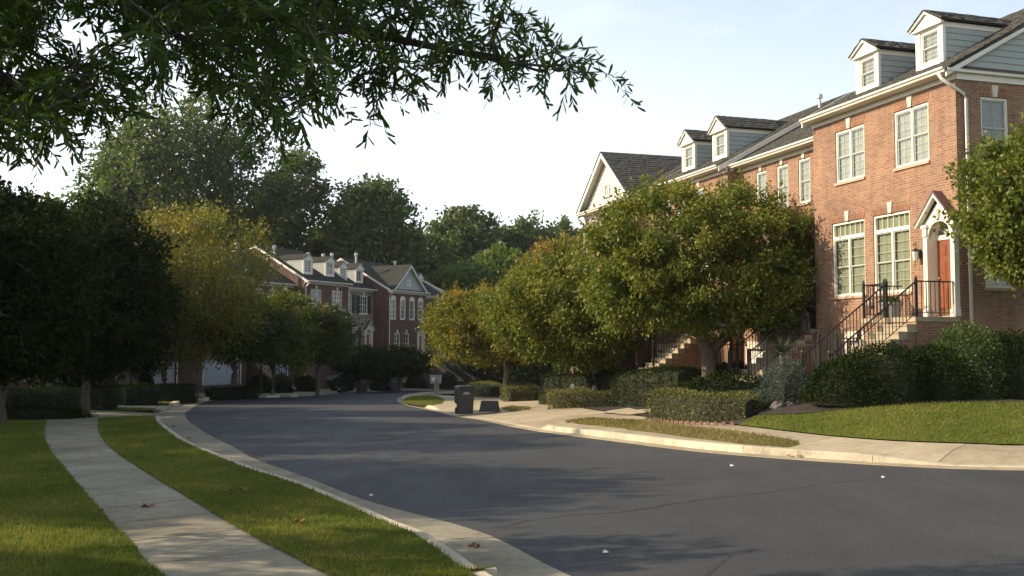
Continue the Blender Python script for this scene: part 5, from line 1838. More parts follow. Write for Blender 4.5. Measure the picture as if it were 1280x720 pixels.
# the willow oak whose bough hangs into the view; its trunk stands left of the camera
def oak():
    rng = np.random.RandomState(5)
    np.random.seed(5)
    base = np.array([-9.2, 6.2, 0.3])
    t = thing('willow_oak', 'oak with long narrow leaves, bough hanging across the top left of the view', 'tree', tuple(base))
    env_low = [(-250, 250), (0, 205), (60, 195), (110, 175), (140, 120), (200, 118), (250, 138), (300, 150), (330, 180), (400, 142), (470, 156), (505, 150), (515, 96), (600, 84), (660, 104), (700, 110), (740, 100), (785, 90)]
    env_up = [(-250, -160), (560, -160), (640, 5), (690, 62), (740, 85), (785, 88)]
    def ylow(x): return np.interp(x, [p[0] for p in env_low], [p[1] for p in env_low])
    def yup(x): return np.interp(x, [p[0] for p in env_up], [p[1] for p in env_up])
    tips = []
    gaps = [(105, 25, 48), (215, 110, 52), (165, 60, 25), (300, 95, 16), (30, 90, 18), (520, 45, 22), (600, 20, 26), (410, 70, 14), (75, 62, 22), (20, 188, 30), (250, 72, 14), (62, 240, 40), (360, 172, 14), (150, 170, 25), (440, 118, 22), (490, 95, 14)]
    while len(tips) < 1080:
        px = rng.uniform(-250, 785)
        py = rng.uniform(-160, 210)
        if not (yup(px) < py < ylow(px) - (34 if px < 560 else 6)): continue
        if any(math.hypot(px - gx, (py - gy) * 1.2) < gr for gx, gy, gr in gaps): continue
        # sparser towards the bough end
        if px > 520 and rng.rand() < 0.2: continue
        dep = rng.uniform(5.4, 9.4) if px < 450 else rng.uniform(6.6, 8.0)
        v = at(px, py, dep)
        tips.append((v.x - base[0], v.y - base[1], v.z - base[2]))
    while len(tips) < 1180:
        px = rng.uniform(-200, 430)
        py = rng.uniform(-60, 95)
        if any(math.hypot(px - gx, (py - gy) * 1.2) < gr * 0.8 for gx, gy, gr in gaps): continue
        v = at(px, py, rng.uniform(6.0, 9.4))
        tips.append((v.x - base[0], v.y - base[1], v.z - base[2]))
    # the rest of the crown, above and left of the view
    vis = len(tips)
    extra = crown_points(380, (0.0, -2.6, 7.6), (5.2, 4.6, 3.0), rng, 0.3)
    extra = np.concatenate([extra, crown_points(70, (-1.0, 4.2, 4.6), (2.2, 1.1, 0.8), rng, 0.2)])
    for e in extra:
        wx, wy, wz = e + base
        if wy > 0.5:
            qx, qy = px_of(Vector((wx, wy, 0)), wz)
            if -260 < qx < 1300 and -170 < qy: continue
        tips.append(tuple(e))
    tips = np.array(tips)
    trunk = [(0, 0, -0.4), (0.05, 0, 1.2), (0.1, 0.05, 2.4), (0.2, 0.1, 3.4), (0.35, 0.15, 4.4), (0.6, 0.2, 5.6)]
    def loc(px, py, d):
        v = at(px, py, d)
        return np.array((v.x, v.y, v.z)) - base
    arr0 = [np.array(p, float) for p in trunk]
    limbs = [[loc(-260, -140, 6.6), loc(-60, -70, 6.9), (loc(100, -30, 7.0)), loc(180, 22, 7.1), loc(250, 60, 7.2), loc(310, 110, 7.3)],
             [loc(-200, -200, 7.4), loc(60, -60, 7.3), loc(200, 0, 7.3), loc(340, 22, 7.3), loc(450, 40, 7.3), loc(560, 62, 7.3), loc(640, 80, 7.3), loc(690, 84, 7.3), loc(735, 96, 7.3)],
             [loc(-240, 0, 6.2), loc(-60, 60, 6.4), loc(40, 120, 6.6), loc(80, 150, 6.7)]]
    nodes = list(arr0); par = [-1, 0, 1, 2, 3, 4]; rads = [0.27, 0.22, 0.20, 0.18, 0.14, 0.08]
    lim_r = [(0.085, 0.012), (0.075, 0.004), (0.07, 0.012)]
    for L, (ra, rb_), root in zip(limbs, lim_r, (3, 4, 2)):
        pj = root
        pts = [nodes[root]] + L
        for i in range(1, len(pts)):
            a, b = pts[i - 1], pts[i]
            nseg = max(1, int(np.linalg.norm(b - a) / 0.25))
            for q in range(1, nseg + 1):
                f = q / nseg
                p = a * (1 - f) + b * f + rng.normal(size=3) * 0.012
                nodes.append(p); par.append(pj); pj = len(nodes) - 1
                g = (i - 1 + f) / (len(pts) - 1)
                rads.append(ra * (1 - g) ** 1.1 + rb_ * g)
    base_n = len(nodes)
    arr = np.zeros((base_n + len(tips) * 8, 3))
    arr[:base_n] = nodes
    cnt = base_n
    rad = list(rads)
    order = np.argsort([np.min(np.linalg.norm(arr[4:base_n] - p, axis=1)) for p in tips])
    tipdir = {}
    for q in order:
        p = tips[q]
        A = arr[3:cnt]
        d = np.linalg.norm(A - p, axis=1)
        j = int(np.argmin(d)) + 3
        p0 = arr[j]
        L = np.linalg.norm(p - p0)
        n = max(1, min(7, int(L / 0.16)))
        off = rng.normal(size=3) * 0.08 * L
        pj = j
        for i in range(1, n + 1):
            f = i / n
            arr[cnt] = p0 * (1 - f) + p * f + off * math.sin(math.pi * f)
            par.append(pj); pj = cnt; cnt += 1
            rad.append(0.0045 if q < vis else 0.008)
        tipdir[q] = unit((p - p0)[None, :])[0] if L > 0.02 else np.array([0, 0, -1.0])
    arr = arr[:cnt]
    rad = np.array(rad)
    # thicken parents
    for k in range(cnt - 1, base_n - 1, -1):
        if par[k] >= base_n: rad[par[k]] = max(rad[par[k]], min(0.025, (rad[par[k]] ** 2.6 + rad[k] ** 2.6) ** (1 / 2.6)))
    obj('trunk', branch_mesh('trunk', arr, par, rad, 'bark_oak', 9, 0.0, 1.3), None, t)
    # leafy shoots
    Cs, Ds, Ss, Ws, Ts = [], [], [], [], []
    shoot = MB()
    for q in range(len(tips)):
        ns = rng.randint(2, 6) if q < vis else 4
        if q < vis and tips[q][0] > 7.2: ns = max(2, ns - 2)
        for _ in range(ns):
            d0 = unit((tipdir[q] * 0.8 + rng.normal(size=3) * 0.7 + np.array([0.15, 0, -0.30]))[None, :])[0]
            L = rng.uniform(0.16, 0.34) * (1 if q < vis else 1.8)
            nl = rng.randint(11, 19)
            tone = rng.rand()
            p = tips[q]
            end = p + d0 * L + np.array([0, 0, -0.25 * L])
            if q < vis:
                shoot.tube([p, (p + end) / 2 + d0 * 0.01 + np.array([0, 0, 0.01]), end], [0.003, 0.0022, 0.0012], 3, cap=False)
            for i in range(nl):
                f = 0.15 + 0.85 * (i / (nl - 1)) ** 0.8
                c = p + d0 * L * f + np.array([0, 0, -0.25 * L * f * f])
                dd = unit((d0 * 0.75 + rng.normal(size=3) * 0.62 + np.array([0, 0, -0.15]))[None, :])[0]
                Cs.append(c); Ds.append(dd)
                s = rng.uniform(0.065, 0.12) * (1 if q < vis else 2.2)
                Ss.append(s); Ws.append(s * rng.uniform(0.17, 0.24)); Ts.append(0.6 * tone + 0.4 * rng.rand())
    stuff(obj('twigs', shoot, 'bark_oak', t))
    stuff(obj('crown', cards_mesh('crown', np.array(Cs), np.array(Ds), np.array(Ss), np.array(Ws), np.array(Ts), 'leaf_oak', oblong=True), None, t))
oak()

# ------------------------------------------------------------------ hedges and shrubs
def leafy_box(name, label, cat, P, width, height, z0, leaf, seed, dens=420, size=0.045, group=None, round_=0.12, ratio=0.6, follow=False):
    """clipped hedge along the polyline P (world points): dark woody core and a skin of leaves"""
    rng = np.random.RandomState(seed)
    np.random.seed(seed)
    P = [Vector((p[0], p[1], 0)) for p in P]
    z0 = min(soil_z(p.x, p.y) for p in P) - 0.02
    o = Vector((P[0].x, P[0].y, z0))
    t = thing(name, label, cat, tuple(o))
    if group: t['group'] = group
    L = arclen(P)
    tot = L[-1]
    Q = resample(P, max(3, int(tot / 0.3) + 2))
    Nn = normals(Q)
    SB = np.array([soil_z(q.x, q.y) - 0.02 - z0 for q in Q])
    if not follow: SB = SB * 0
    SB = np.convolve(np.pad(SB, 2, mode='edge'), np.ones(5) / 5, mode='valid')
    sec = []
    K = 14
    hw = width / 2
    def prof(a):
        # rounded box section, a in 0..1 from one foot over the top to the other
        per = 2 * height + width
        d = a * per
        if d < height: x, z = -hw, d
        elif d < height + width: x, z = -hw + (d - height), height
        else: x, z = hw, height - (d - height - width)
        rr = min(0.25, hw * 0.6)
        if z > height - rr and abs(x) > hw - rr:
            cx, cz = math.copysign(hw - rr, x), height - rr
            v = Vector((x - cx, z - cz))
            if v.length > rr: v = v.normalized() * rr
            x, z = cx + v.x, cz + v.y
        return x, z
    mb = MB()
    rows = []
    nQ = len(Q)
    for i, (q, n) in enumerate(zip(Q, Nn)):
        e = min(i, nQ - 1 - i)
        sc = 0.80 if e == 0 else 0.9
        for j in range(K + 1):
            x, z = prof(j / K)
            x *= sc * 0.86; z *= 0.93 if e else 0.86
            z *= 1 + 0.03 * math.sin(i * 1.7 + j)
            w_ = q + n * x - Vector((o.x, o.y, 0))
            mb.v.append((w_.x, w_.y, z - 0.02 + SB[i]))
    for i in range(nQ - 1):
        for j in range(K):
            k = i * (K + 1) + j
            mb.f.append((k, k + 1, k + K + 2, k + K + 1))
    mb.f.append(tuple(range(K + 1)))
    mb.f.append(tuple((nQ - 1) * (K + 1) + j for j in range(K, -1, -1)))
    obj('core', mb, 'hedge_core', t)
    per = 2 * height + width
    n = int(dens * (tot * per + 2 * width * height))
    a = rng.rand(n)
    s = rng.rand(n) * tot
    cap = rng.rand(n) < (2 * width * height) / (tot * per + 2 * width * height)
    C = np.zeros((n, 3)); O = np.zeros((n, 3))
    Qa = np.array([(q.x, q.y) for q in Q]); Na = np.array([(m.x, m.y) for m in Nn])
    La = np.array(arclen(Q))
    sx = np.where(cap, np.where(rng.rand(n) < 0.5, 0, tot), s)
    qx = np.interp(sx, La, Qa[:, 0]); qy = np.interp(sx, La, Qa[:, 1])
    nx = np.interp(sx, La, Na[:, 0]); ny = np.interp(sx, La, Na[:, 1])
    for i in range(n):
        if cap[i]:
            x, z = rng.uniform(-hw, hw), rng.uniform(0, height)
            if z > height - 0.12 and abs(x) > hw - 0.12: z -= 0.08
            dirv = -1 if sx[i] == 0 else 1
            tx, ty = ny[i] * dirv, -nx[i] * dirv
            O[i] = (tx, ty, 0.1)
            C[i] = (qx[i] + nx[i] * x, qy[i] + ny[i] * x, z)
        else:
            x, z = prof(a[i])
            ed = min(s[i], tot - s[i])
            if ed < 0.15: z = min(z, height - (0.15 - ed) * 0.5)
            O[i] = (nx[i] * x / hw * (1 if z < height * .97 else .2), ny[i] * x / hw * (1 if z < height * .97 else .2), 0.2 if z < height * .97 else 1)
            C[i] = (qx[i] + nx[i] * x, qy[i] + ny[i] * x, z)
    O = unit(O)
    wob = 0.03 * np.sin(C[:, 0] * 4 + C[:, 2] * 5) + 0.025 * np.sin(C[:, 1] * 7)
    C = C + O * (wob[:, None] + rng.uniform(-0.07, 0.025, (n, 1)))
    C[:, 2] = np.maximum(C[:, 2], 0.01) + np.interp(sx, La, SB)
    C -= np.array((o.x, o.y, 0))
    D = unit(rng.normal(size=(n, 3)) * 0.8 + O * 0.7 + np.array([0, 0, 0.25]))
    S = size * rng.uniform(0.7, 1.5, n)
    T = np.clip(0.5 * rng.rand(n) + 0.5 * (0.5 + 0.5 * np.sin(C[:, 0] * 2.3 + C[:, 1] * 1.7)), 0, 1)
    stuff(obj('foliage', cards_mesh('foliage', C, D, S, S * ratio, T, leaf), None, t))
    return t

def shrub(name, label, cat, c, r, leaf, seed, n=2500, size=0.05, ratio=0.55, group=None, spiky=0.0, core=True, lump=0.15, sit=True):
    """rounded shrub: c base point (world, at soil), r radii (x, y, height)"""
    rng = np.random.RandomState(seed)
    np.random.seed(seed)
    c = (c[0], c[1], soil_z(c[0], c[1]) - 0.03 if sit else c[2])
    t = thing(name, label, cat, tuple(c), 0, group)
    r = np.array(r, float)
    L = unit(rng.normal(size=(9, 3))); amp = rng.uniform(-lump, lump, 9)
    if core:
        mb = MB()
        nu, nv = 12, 7
        for i in range(nv + 1):
            ph = math.pi / 2 * i / nv
            for j in range(nu):
                th = 2 * math.pi * j / nu
                d = np.array([math.cos(th) * math.cos(ph), math.sin(th) * math.cos(ph), math.sin(ph)])
                k = 0.84 * (1 + float(np.sum(amp * np.maximum(0, L @ d) ** 3)))
                mb.v.append((d[0] * r[0] * k, d[1] * r[1] * k, d[2] * r[2] * k - 0.02))
        for i in range(nv):
            for j in range(nu):
                a0 = i * nu + j; a1 = i * nu + (j + 1) % nu
                mb.f.append((a0, a1, a1 + nu, a0 + nu))
        obj('core', mb, 'hedge_core', t)
    d = unit(rng.normal(size=(n, 3)))
    d[:, 2] = np.abs(d[:, 2]) * 0.95 + 0.02
    d = unit(d)
    k = 1 + (np.maximum(0, d @ L.T) ** 3) @ amp
    rho = rng.uniform(0.84, 1.03, n) + spiky * rng.rand(n) ** 3
    C = d * (rho * k)[:, None] * r
    D = unit(d * (0.8 + spiky) + rng.normal(size=(n, 3)) * 0.6)
    S = size * rng.uniform(0.7, 1.4, n)
    T = np.clip(rng.rand(n) * 0.7 + 0.3 * (0.5 + 0.5 * np.sin(C[:, 0] * 5 + C[:, 2] * 4)), 0, 1)
    stuff(obj('foliage', cards_mesh('foliage', C, D, S, S * ratio, T, leaf), None, t))
    return t

def base_line(pts, off=KH):
    return [U(p, off) for p in pts]

# near clipped hedge (H3), its street face parallel to the pavement
h3 = base_line([(820, 526), (880, 528.5), (935, 528)])
n3 = 0.62
h3c = [p + Vector((0.28, 0.62, 0)) for p in h3]
leafy_box('clipped_hedge', 'nearest clipped hedge on the right, in front of the large round tree', 'hedge', h3c, 1.15, 0.80, gz(4.6, 28.5) + KH, 'leaf_hedge', 51, 700, 0.045, 'clipped hedges on the right')
h2 = base_line([(684, 506.5), (716, 510.5), (728, 509.5)])
def end_faced(a, b, c):
    """hedge centre line and width from its near left corner a, near right corner b and far end c"""
    A, B, C = U(a, KH), U(b, KH), U(c, KH)
    e = (B - A)
    w = e.length
    d = Vector((-e.y, e.x, 0)).normalized()
    if d.dot(C - B) < 0: d = -d
    L = max(1.5, (C - B).length)
    f = (C - B).normalized()
    m = (A + B) / 2
    return [m + f * 0.15, m + f * L * 0.5, m + f * L], w * 0.92
P_, w_ = end_faced((686, 506.5), (717, 510.5), (814, 506.5))
leafy_box('clipped_hedge', 'middle clipped hedge with a small white marker standing in it', 'hedge', P_, w_, 0.74, 0, 'leaf_hedge', 52, 620, 0.05, 'clipped hedges on the right')
P_, w_ = end_faced((614, 499.5), (637, 502.5), (684, 500.5))
leafy_box('clipped_hedge', 'clipped hedge beyond the tipped over black tub', 'hedge', P_, w_, 0.80, 0, 'leaf_hedge', 53, 520, 0.055, 'clipped hedges on the right')
leafy_box('clipped_hedge', 'small farthest hedge seen just right of the upright bin', 'hedge',
          [U((590, 495), KH) + Vector((0, 0.5, 0)), U((618, 495.5), KH) + Vector((0, 0.5, 0))], 1.2, 0.75, gz(-1.5, 50) + KH, 'leaf_hedge_green', 54, 400, 0.055, 'clipped hedges on the right')
c = U((606, 489.5), KH)
shrub('bush', 'orange tinged loose bush behind the farthest hedge', 'bush', (c.x, c.y, gz(c.x, c.y) + 0.1), (1.3, 1.0, 0.95), 'leaf_pear_autumn', 55, 1800, 0.08, lump=0.3)
# ball shrubs between trees
for i, (px, py, r_, lb) in enumerate(((800, 492, 0.62, 'clipped ball shrub beside the driveway, left one of two'), (833, 491, 0.58, 'clipped ball shrub nearer to the round tree, right one of two'), (728, 490, 0.6, 'dark ball shrub behind the white marker'), (690, 489, 0.6, 'dark ball shrub left of the wrapped trunk'))):
    p = at(px, py, (38.8, 37.2, 43, 44)[i])
    shrub('ball_shrub', lb, 'shrub', (p.x, p.y, gz(p.x, p.y) + 0.22), (r_, r_, r_ * 1.15), 'leaf_hedge_green', 60 + i, 2200, 0.05, group='clipped ball shrubs')
# shrubs before the end house, their shade carried by near-black leaves
SG = 'dark shrubs massed before the end house'
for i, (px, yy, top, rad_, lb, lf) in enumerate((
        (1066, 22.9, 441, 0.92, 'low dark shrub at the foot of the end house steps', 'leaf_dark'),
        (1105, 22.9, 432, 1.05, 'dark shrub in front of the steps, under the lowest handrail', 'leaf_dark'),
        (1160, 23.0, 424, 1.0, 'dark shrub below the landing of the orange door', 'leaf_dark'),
        (1212, 23.1, 405, 0.95, 'tallest shrub by the house corner with sunlit grassy top', 'leaf_hedge_green'),  # paler leaves stand for sun on this one
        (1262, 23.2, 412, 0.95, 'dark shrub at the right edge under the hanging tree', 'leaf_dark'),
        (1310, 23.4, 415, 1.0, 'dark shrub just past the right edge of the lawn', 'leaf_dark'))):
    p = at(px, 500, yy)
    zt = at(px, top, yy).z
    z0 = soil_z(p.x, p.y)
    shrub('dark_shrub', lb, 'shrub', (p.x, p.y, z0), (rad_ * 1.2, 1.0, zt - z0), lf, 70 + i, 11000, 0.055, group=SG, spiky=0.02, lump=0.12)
p = at(993, 500, 24.6)
shrub('juniper_bush', 'blue grey juniper left of the dark shrubs', 'bush', (p.x, p.y, 0.35), (0.85, 0.7, 0.85), 'leaf_blue', 80, 7000, 0.06, 0.3, spiky=0.12, lump=0.4)
p = at(950, 500, 26)
shrub('juniper_bush', 'second blue grey bush beside the near clipped hedge', 'bush', (p.x, p.y, 0.1), (0.6, 0.6, 0.6), 'leaf_blue', 81, 4000, 0.07, 0.3, spiky=0.12, lump=0.35)
p = U((950, 522), KH)
shrub('low_plant', 'low leafy green plants at the end of the near clipped hedge', 'plant', (p.x, p.y + 0.5, gz(p.x, p.y) + KH), (0.75, 0.5, 0.42), 'leaf_hedge_green', 82, 2500, 0.08, 0.6, spiky=0.1)
p = at(905, 480, 29.6)
shrub('dark_shrub', 'loose shrub around the stems of the large round tree', 'shrub', (p.x, p.y, gz(p.x, p.y) + 0.1), (1.5, 0.8, 0.95), 'leaf_dark', 83, 4500, 0.08, group=None, spiky=0.15, lump=0.3)
# long dark foundation hedge by the houses
leafy_box('foundation_hedge', 'long dark hedge at the foot of the terrace, behind the ball shrubs', 'hedge', [W(9.2, 2.9), W(13, 2.9), W(18, 2.8), W(23.5, 2.6)], 0.9, 1.3, soil_z(*W(14, 2.8)[:2]) - 0.1, 'leaf_dark', 84, 520, 0.055, follow=True)

BANK = ['low dark shrub by the foot of the recessed house steps', 'low dark shrub right behind the large round tree', 'low dark shrub under the steps of the house with arched dormers', 'low dark shrub before the garage of the house with arched dormers',
        'low dark shrub between the two houses behind the middle hedge', 'low dark shrub before the wide gabled house', 'farthest low dark shrub at the end of the planted bank']
for i, (t_, u_, r_, hh_) in enumerate(((7.2, 3.4, 0.9, 0.8), (9.0, 1.6, 1.0, 0.8), (11.2, 1.6, 0.9, 0.7), (14.9, 1.4, 1.1, 0.8), (16.6, 1.5, 1.1, 0.7), (20.6, 1.7, 1.1, 0.8), (22.6, 1.7, 1.1, 0.8))):
    q = W(t_, u_)
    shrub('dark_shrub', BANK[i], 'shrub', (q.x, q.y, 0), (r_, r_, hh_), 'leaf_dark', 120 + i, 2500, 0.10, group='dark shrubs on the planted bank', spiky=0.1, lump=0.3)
# left side hedges
leafy_box('clipped_hedge', 'long clipped hedge with a green top at the left edge', 'hedge', [at(-60, 500, 35) , at(20, 500, 35.2), at(98, 500, 36.2)], 1.7, 1.02, gz(-15, 36) + KH, 'leaf_hedge_green', 90, 420, 0.06, 'clipped hedges on the left')
leafy_box('clipped_hedge', 'darker short hedge just past the long green one', 'hedge', [at(118, 490, 41.5), at(136, 490, 42)], 1.9, 1.0, gz(-17, 41) + KH, 'leaf_dark', 91, 300, 0.07, 'clipped hedges on the left')
leafy_box('clipped_hedge', 'dark clipped hedge between the first two driveways on the left', 'hedge', [at(150, 490, 47), at(190, 490, 48.5)], 1.4, 1.0, gz(-18, 47) + KH, 'leaf_dark', 92, 250, 0.08, 'clipped hedges on the left')
leafy_box('clipped_hedge', 'dark hedge below the broad orange topped tree', 'hedge', [at(202, 490, 51), at(234, 490, 53)], 1.4, 1.0, gz(-18, 51) + KH, 'leaf_dark', 93, 250, 0.08, 'clipped hedges on the left')
leafy_box('clipped_hedge', 'low dark hedge before the white garage door', 'hedge', [at(262, 490, 58), at(318, 490, 60)], 1.2, 0.7, gz(-18, 58) + KH + 0.1, 'leaf_dark', 94, 220, 0.09, 'clipped hedges on the left')
p = U((8, 524), KH)
shrub('creeping_juniper', 'low spreading dark mound at the left edge beside the path', 'bush', (p.x, p.y + 0.6, gz(p.x, p.y) + KH), (2.3, 1.4, 0.42), 'leaf_dark', 95, 9000, 0.07, 0.35, spiky=0.1, lump=0.3)
for i, (px, d, lb) in enumerate(((322, 70, 'ball shrub at the foot of the lamp post'), (350, 71, 'ball shrub right of the lamp post'), (382, 75, 'shrub below the red brick house'), (428, 78, 'rounded dark shrub beside the open lidded bin'), (478, 80, 'dark shrub between the two far bins'), (520, 84, 'dark shrub left of the letterbox'), (560, 84, 'dark shrub seen between letterbox and bin'), (182, 62, 'small dark conifer before the white garage'))):
    p = at(px, 480, d)
    r_ = 0.9 if i != 7 else 0.5
    shrub('yard_shrub', lb, 'shrub', (p.x, p.y, gz(p.x, p.y) + 0.25), (r_, r_, 1.2 if i != 7 else 1.7), 'leaf_dark', 100 + i, 1500, 0.12, group='dark shrubs of the far front yards')

# mulch bed under the dark shrubs
bed = [Vector((5.8, 23.6, 0)), Vector((6.7, 22.5, 0)), Vector((8.0, 22.0, 0)), Vector((10.2, 21.9, 0)), Vector((12.6, 21.9, 0)), Vector((15, 22.3, 0))]
bd_a = resample(catmull(bed, 40), 40)
bd_b = resample(catmull([p + Vector((0.5, 1.7, 0)) for p in bed], 40), 40)
sheet_obj('planting_bed', bd_a, bd_b, lambda x, y, v: soil_z(x, y) + 0.055 - 0.04 * (1 - min(1, v * 5)) + 0.012 * math.sin(x * 9) * math.sin(y * 7), 'soil', 6)
# yucca
def yucca():
    p = at(978, 455, 25.4)
    z0 = 0.45
    t = thing('yucca', 'spiky yucca on a short trunk in front of the steps', 'plant', (p.x, p.y, z0))
    top = at(978, 440, 25.4).z - z0
    mb = MB(); mb.tube([(0, 0, -0.1), (0.02, 0, top * 0.5), (0, 0, top)], [0.09, 0.075, 0.07], 8)
    obj('trunk', mb, 'bark_pear', t)
    rng = random.Random(3)
    for i in range(54):
        th = rng.uniform(0, 2 * math.pi); el = rng.uniform(-0.35, 1.45)
        L = rng.uniform(0.42, 0.6)
        d = Vector((math.cos(th) * math.cos(el), math.sin(th) * math.cos(el), math.sin(el)))
        s = d.cross(Vector((0, 0, 1))).normalized() * 0.022
        b = Vector((0, 0, top - 0.05))
        m = b + d * L * 0.5
        e = b + d * L + Vector((0, 0, -0.06 * (1 - el)))
        mb = MB(); mb.add([b - s * .6, b + s * .6, m + s, e, m - s, m + Vector((0, 0, -0.01))], [(0, 1, 2, 5), (5, 2, 3), (0, 5, 4), (4, 5, 3)])
        o = obj('leaf', mb, 'hedge_core', t)
        o.data.materials.clear(); o.data.materials.append(MATS['leaf_yucca'])
leaf_mat('leaf_yucca', [(0, (0.035, 0.045, 0.025)), (1, (0.05, 0.06, 0.03))], 0.1)
yucca()

# ------------------------------------------------------------------ grass
def grass_on(name, meobj, mat, dens_near, hgt, seed, maxd=40, parent=None, ymin=4, wd=0.011):
    """short blades on a ground sheet, thinning out with distance from the near end"""
    rng = np.random.RandomState(seed)
    me = meobj.data
    vs = np.array([v.co[:] for v in me.vertices])
    tris = []
    for p in me.polygons:
        v = list(p.vertices)
        for k in range(1, len(v) - 1):
            tris.append((v[0], v[k], v[k + 1]))
    tris = np.array(tris)
    A, B, C = vs[tris[:, 0]], vs[tris[:, 1]], vs[tris[:, 2]]
    cen = (A + B + C) / 3
    area = 0.5 * np.linalg.norm(np.cross(B - A, C - A), axis=1)
    d = np.linalg.norm(cen[:, :2], axis=1)
    ok = (cen[:, 1] > ymin) & (d < maxd) & (np.abs(cen[:, 0]) < cen[:, 1] * 0.56 + 1)
    dens = dens_near * (8.0 / np.maximum(d, 8)) ** 1.6 * ok
    cnt = rng.poisson(area * dens)
    idx = np.repeat(np.arange(len(tris)), cnt)
    n = len(idx)
    r1 = np.sqrt(rng.rand(n))[:, None]; r2 = rng.rand(n)[:, None]
    P = (1 - r1) * A[idx] + r1 * (1 - r2) * B[idx] + r1 * r2 * C[idx]
    dd = np.linalg.norm(P[:, :2], axis=1)
    sc = np.clip(dd / 12, 1, 2.4)
    X_, Y_ = P[:, 0], P[:, 1]
    tone = 0.5 + 0.5 * np.sin(X_ * 1.9 + 1.3 * np.sin(Y_ * 1.1))
    patch = np.sin(X_ * 2.7 + 2 * np.sin(Y_ * 0.9)) * np.sin(Y_ * 2.1 + 1.7 * np.sin(X_ * 1.3)) + 0.6 * np.sin(X_ * 6.1 + Y_ * 4.3) * np.sin(Y_ * 7.3 - X_ * 3.1)
    dry = np.clip((patch - 0.45) * 1.6, 0, 1)
    H = hgt * rng.uniform(0.5, 1.35, n)
    th = rng.rand(n) * 2 * np.pi
    w = wd * sc * rng.uniform(0.7, 1.3, n)
    sx = np.stack([np.cos(th) * w / 2, np.sin(th) * w / 2, np.zeros(n)], 1)
    lean = np.stack([rng.normal(size=n) * 0.45, rng.normal(size=n) * 0.45, np.ones(n)], 1) * H[:, None]
    V = np.stack([P - sx, P + sx, P + lean], 1).reshape(-1, 3)
    m = bpy.data.meshes.new(name)
    m.vertices.add(3 * n); m.vertices.foreach_set('co', V.astype(np.float32).ravel())
    m.loops.add(3 * n); m.loops.foreach_set('vertex_index', np.arange(3 * n, dtype=np.int32))
    m.polygons.add(n); m.polygons.foreach_set('loop_start', np.arange(0, 3 * n, 3, dtype=np.int32))
    a = m.attributes.new('tint', 'FLOAT', 'POINT')
    T = np.clip(0.40 * tone + 0.50 * rng.rand(n) + 0.55 * dry * rng.rand(n), 0, 1)
    a.data.foreach_set('value', np.repeat(T, 3).astype(np.float32))
    m.update(calc_edges=True)
    m.materials.append(MATS[mat])
    o = obj(name, m, None, parent)
    o['kind'] = 'stuff'
    return o
gv = tag(grass_on('grass', lawn_verge, 'grass_blade', 2600, 0.045, 1, 45), 'mown grass of the strip between path and kerb', 'grass')
gl = tag(grass_on('grass', lawn_left, 'grass_blade', 2600, 0.050, 2, 40), 'mown grass left of the concrete path', 'grass')
gr_ = tag(grass_on('grass', lawn_right, 'grass_blade', 2200, 0.045, 3, 40), 'mown grass of the lawn before the end house', 'grass')

def grass_patch(name, pts, lift, label, mat='lawn_dry', blade='grass_blade_dry', dens=1500, seed=1, hgt=0.05, thick=0.03):
    P = [U(p, KH) for p in pts]
    n = len(P)
    c = sum(P, Vector()) / n
    mb = MB()
    ringN = 4
    mb.v.append((c.x, c.y, gz(c.x, c.y) + KH + lift))
    for k in range(1, ringN + 1):
        for p in P:
            q = c.lerp(p, k / ringN)
            mb.v.append((q.x, q.y, gz(q.x, q.y) + KH + (lift if k < ringN else 0.002)))
    for i in range(n):
        mb.f.append((0, 1 + i, 1 + (i + 1) % n))
    for k in range(ringN - 1):
        for i in range(n):
            a = 1 + k * n + i; b = 1 + k * n + (i + 1) % n
            mb.f.append((a, b, b + n, a + n))
    me = mb.mesh(name); up_faces(me)
    o = obj(name, me, mat); structure(o)
    g = grass_on('grass', o, blade, dens, hgt, seed, 70)
    tag(g, label, 'grass')
    return o
grass_patch('verge_patch', [(704, 526.5), (736, 522.5), (800, 526), (867, 534), (940, 542), (998, 551.5), (1000, 556), (985, 559.5), (930, 555.5), (860, 547), (790, 538), (725, 530.5)], 0.03, 'dry grass strip between the pale kerb and the pavement', seed=5, dens=2200)
grass_patch('verge_patch', [(625, 510), (640, 507.3), (664, 509.5), (662, 512.5), (636, 513.5)], 0.03, 'small dry grass patch beside the tipped over tub', seed=6, dens=2000)
grass_patch('verge_patch', [(504, 503), (505, 498.5), (515, 495.5), (535, 494.5), (548, 496), (556, 500), (553, 504.5), (540, 507), (520, 506)], 0.05, 'grass around the post of the letterbox', 'lawn', 'grass_blade', seed=7, dens=2500)
grass_patch('verge_patch', [(140, 512.5), (148, 509.5), (185, 510.5), (203, 511.8), (200, 513.4), (160, 513.3)], 0.03, 'nearest grass island between the left driveways', 'lawn', 'grass_blade', seed=8)
grass_patch('verge_patch', [(166, 503), (180, 500.5), (205, 501), (222, 502.6), (215, 504.2), (180, 504.2)], 0.03, 'second grass island between the left driveways', 'lawn', 'grass_blade', seed=9)
grass_patch('verge_patch', [(196, 496.3), (215, 495), (245, 495.8), (255, 497), (240, 498), (205, 497.6)], 0.03, 'third grass island between the left driveways', 'lawn', 'grass_blade', seed=10)
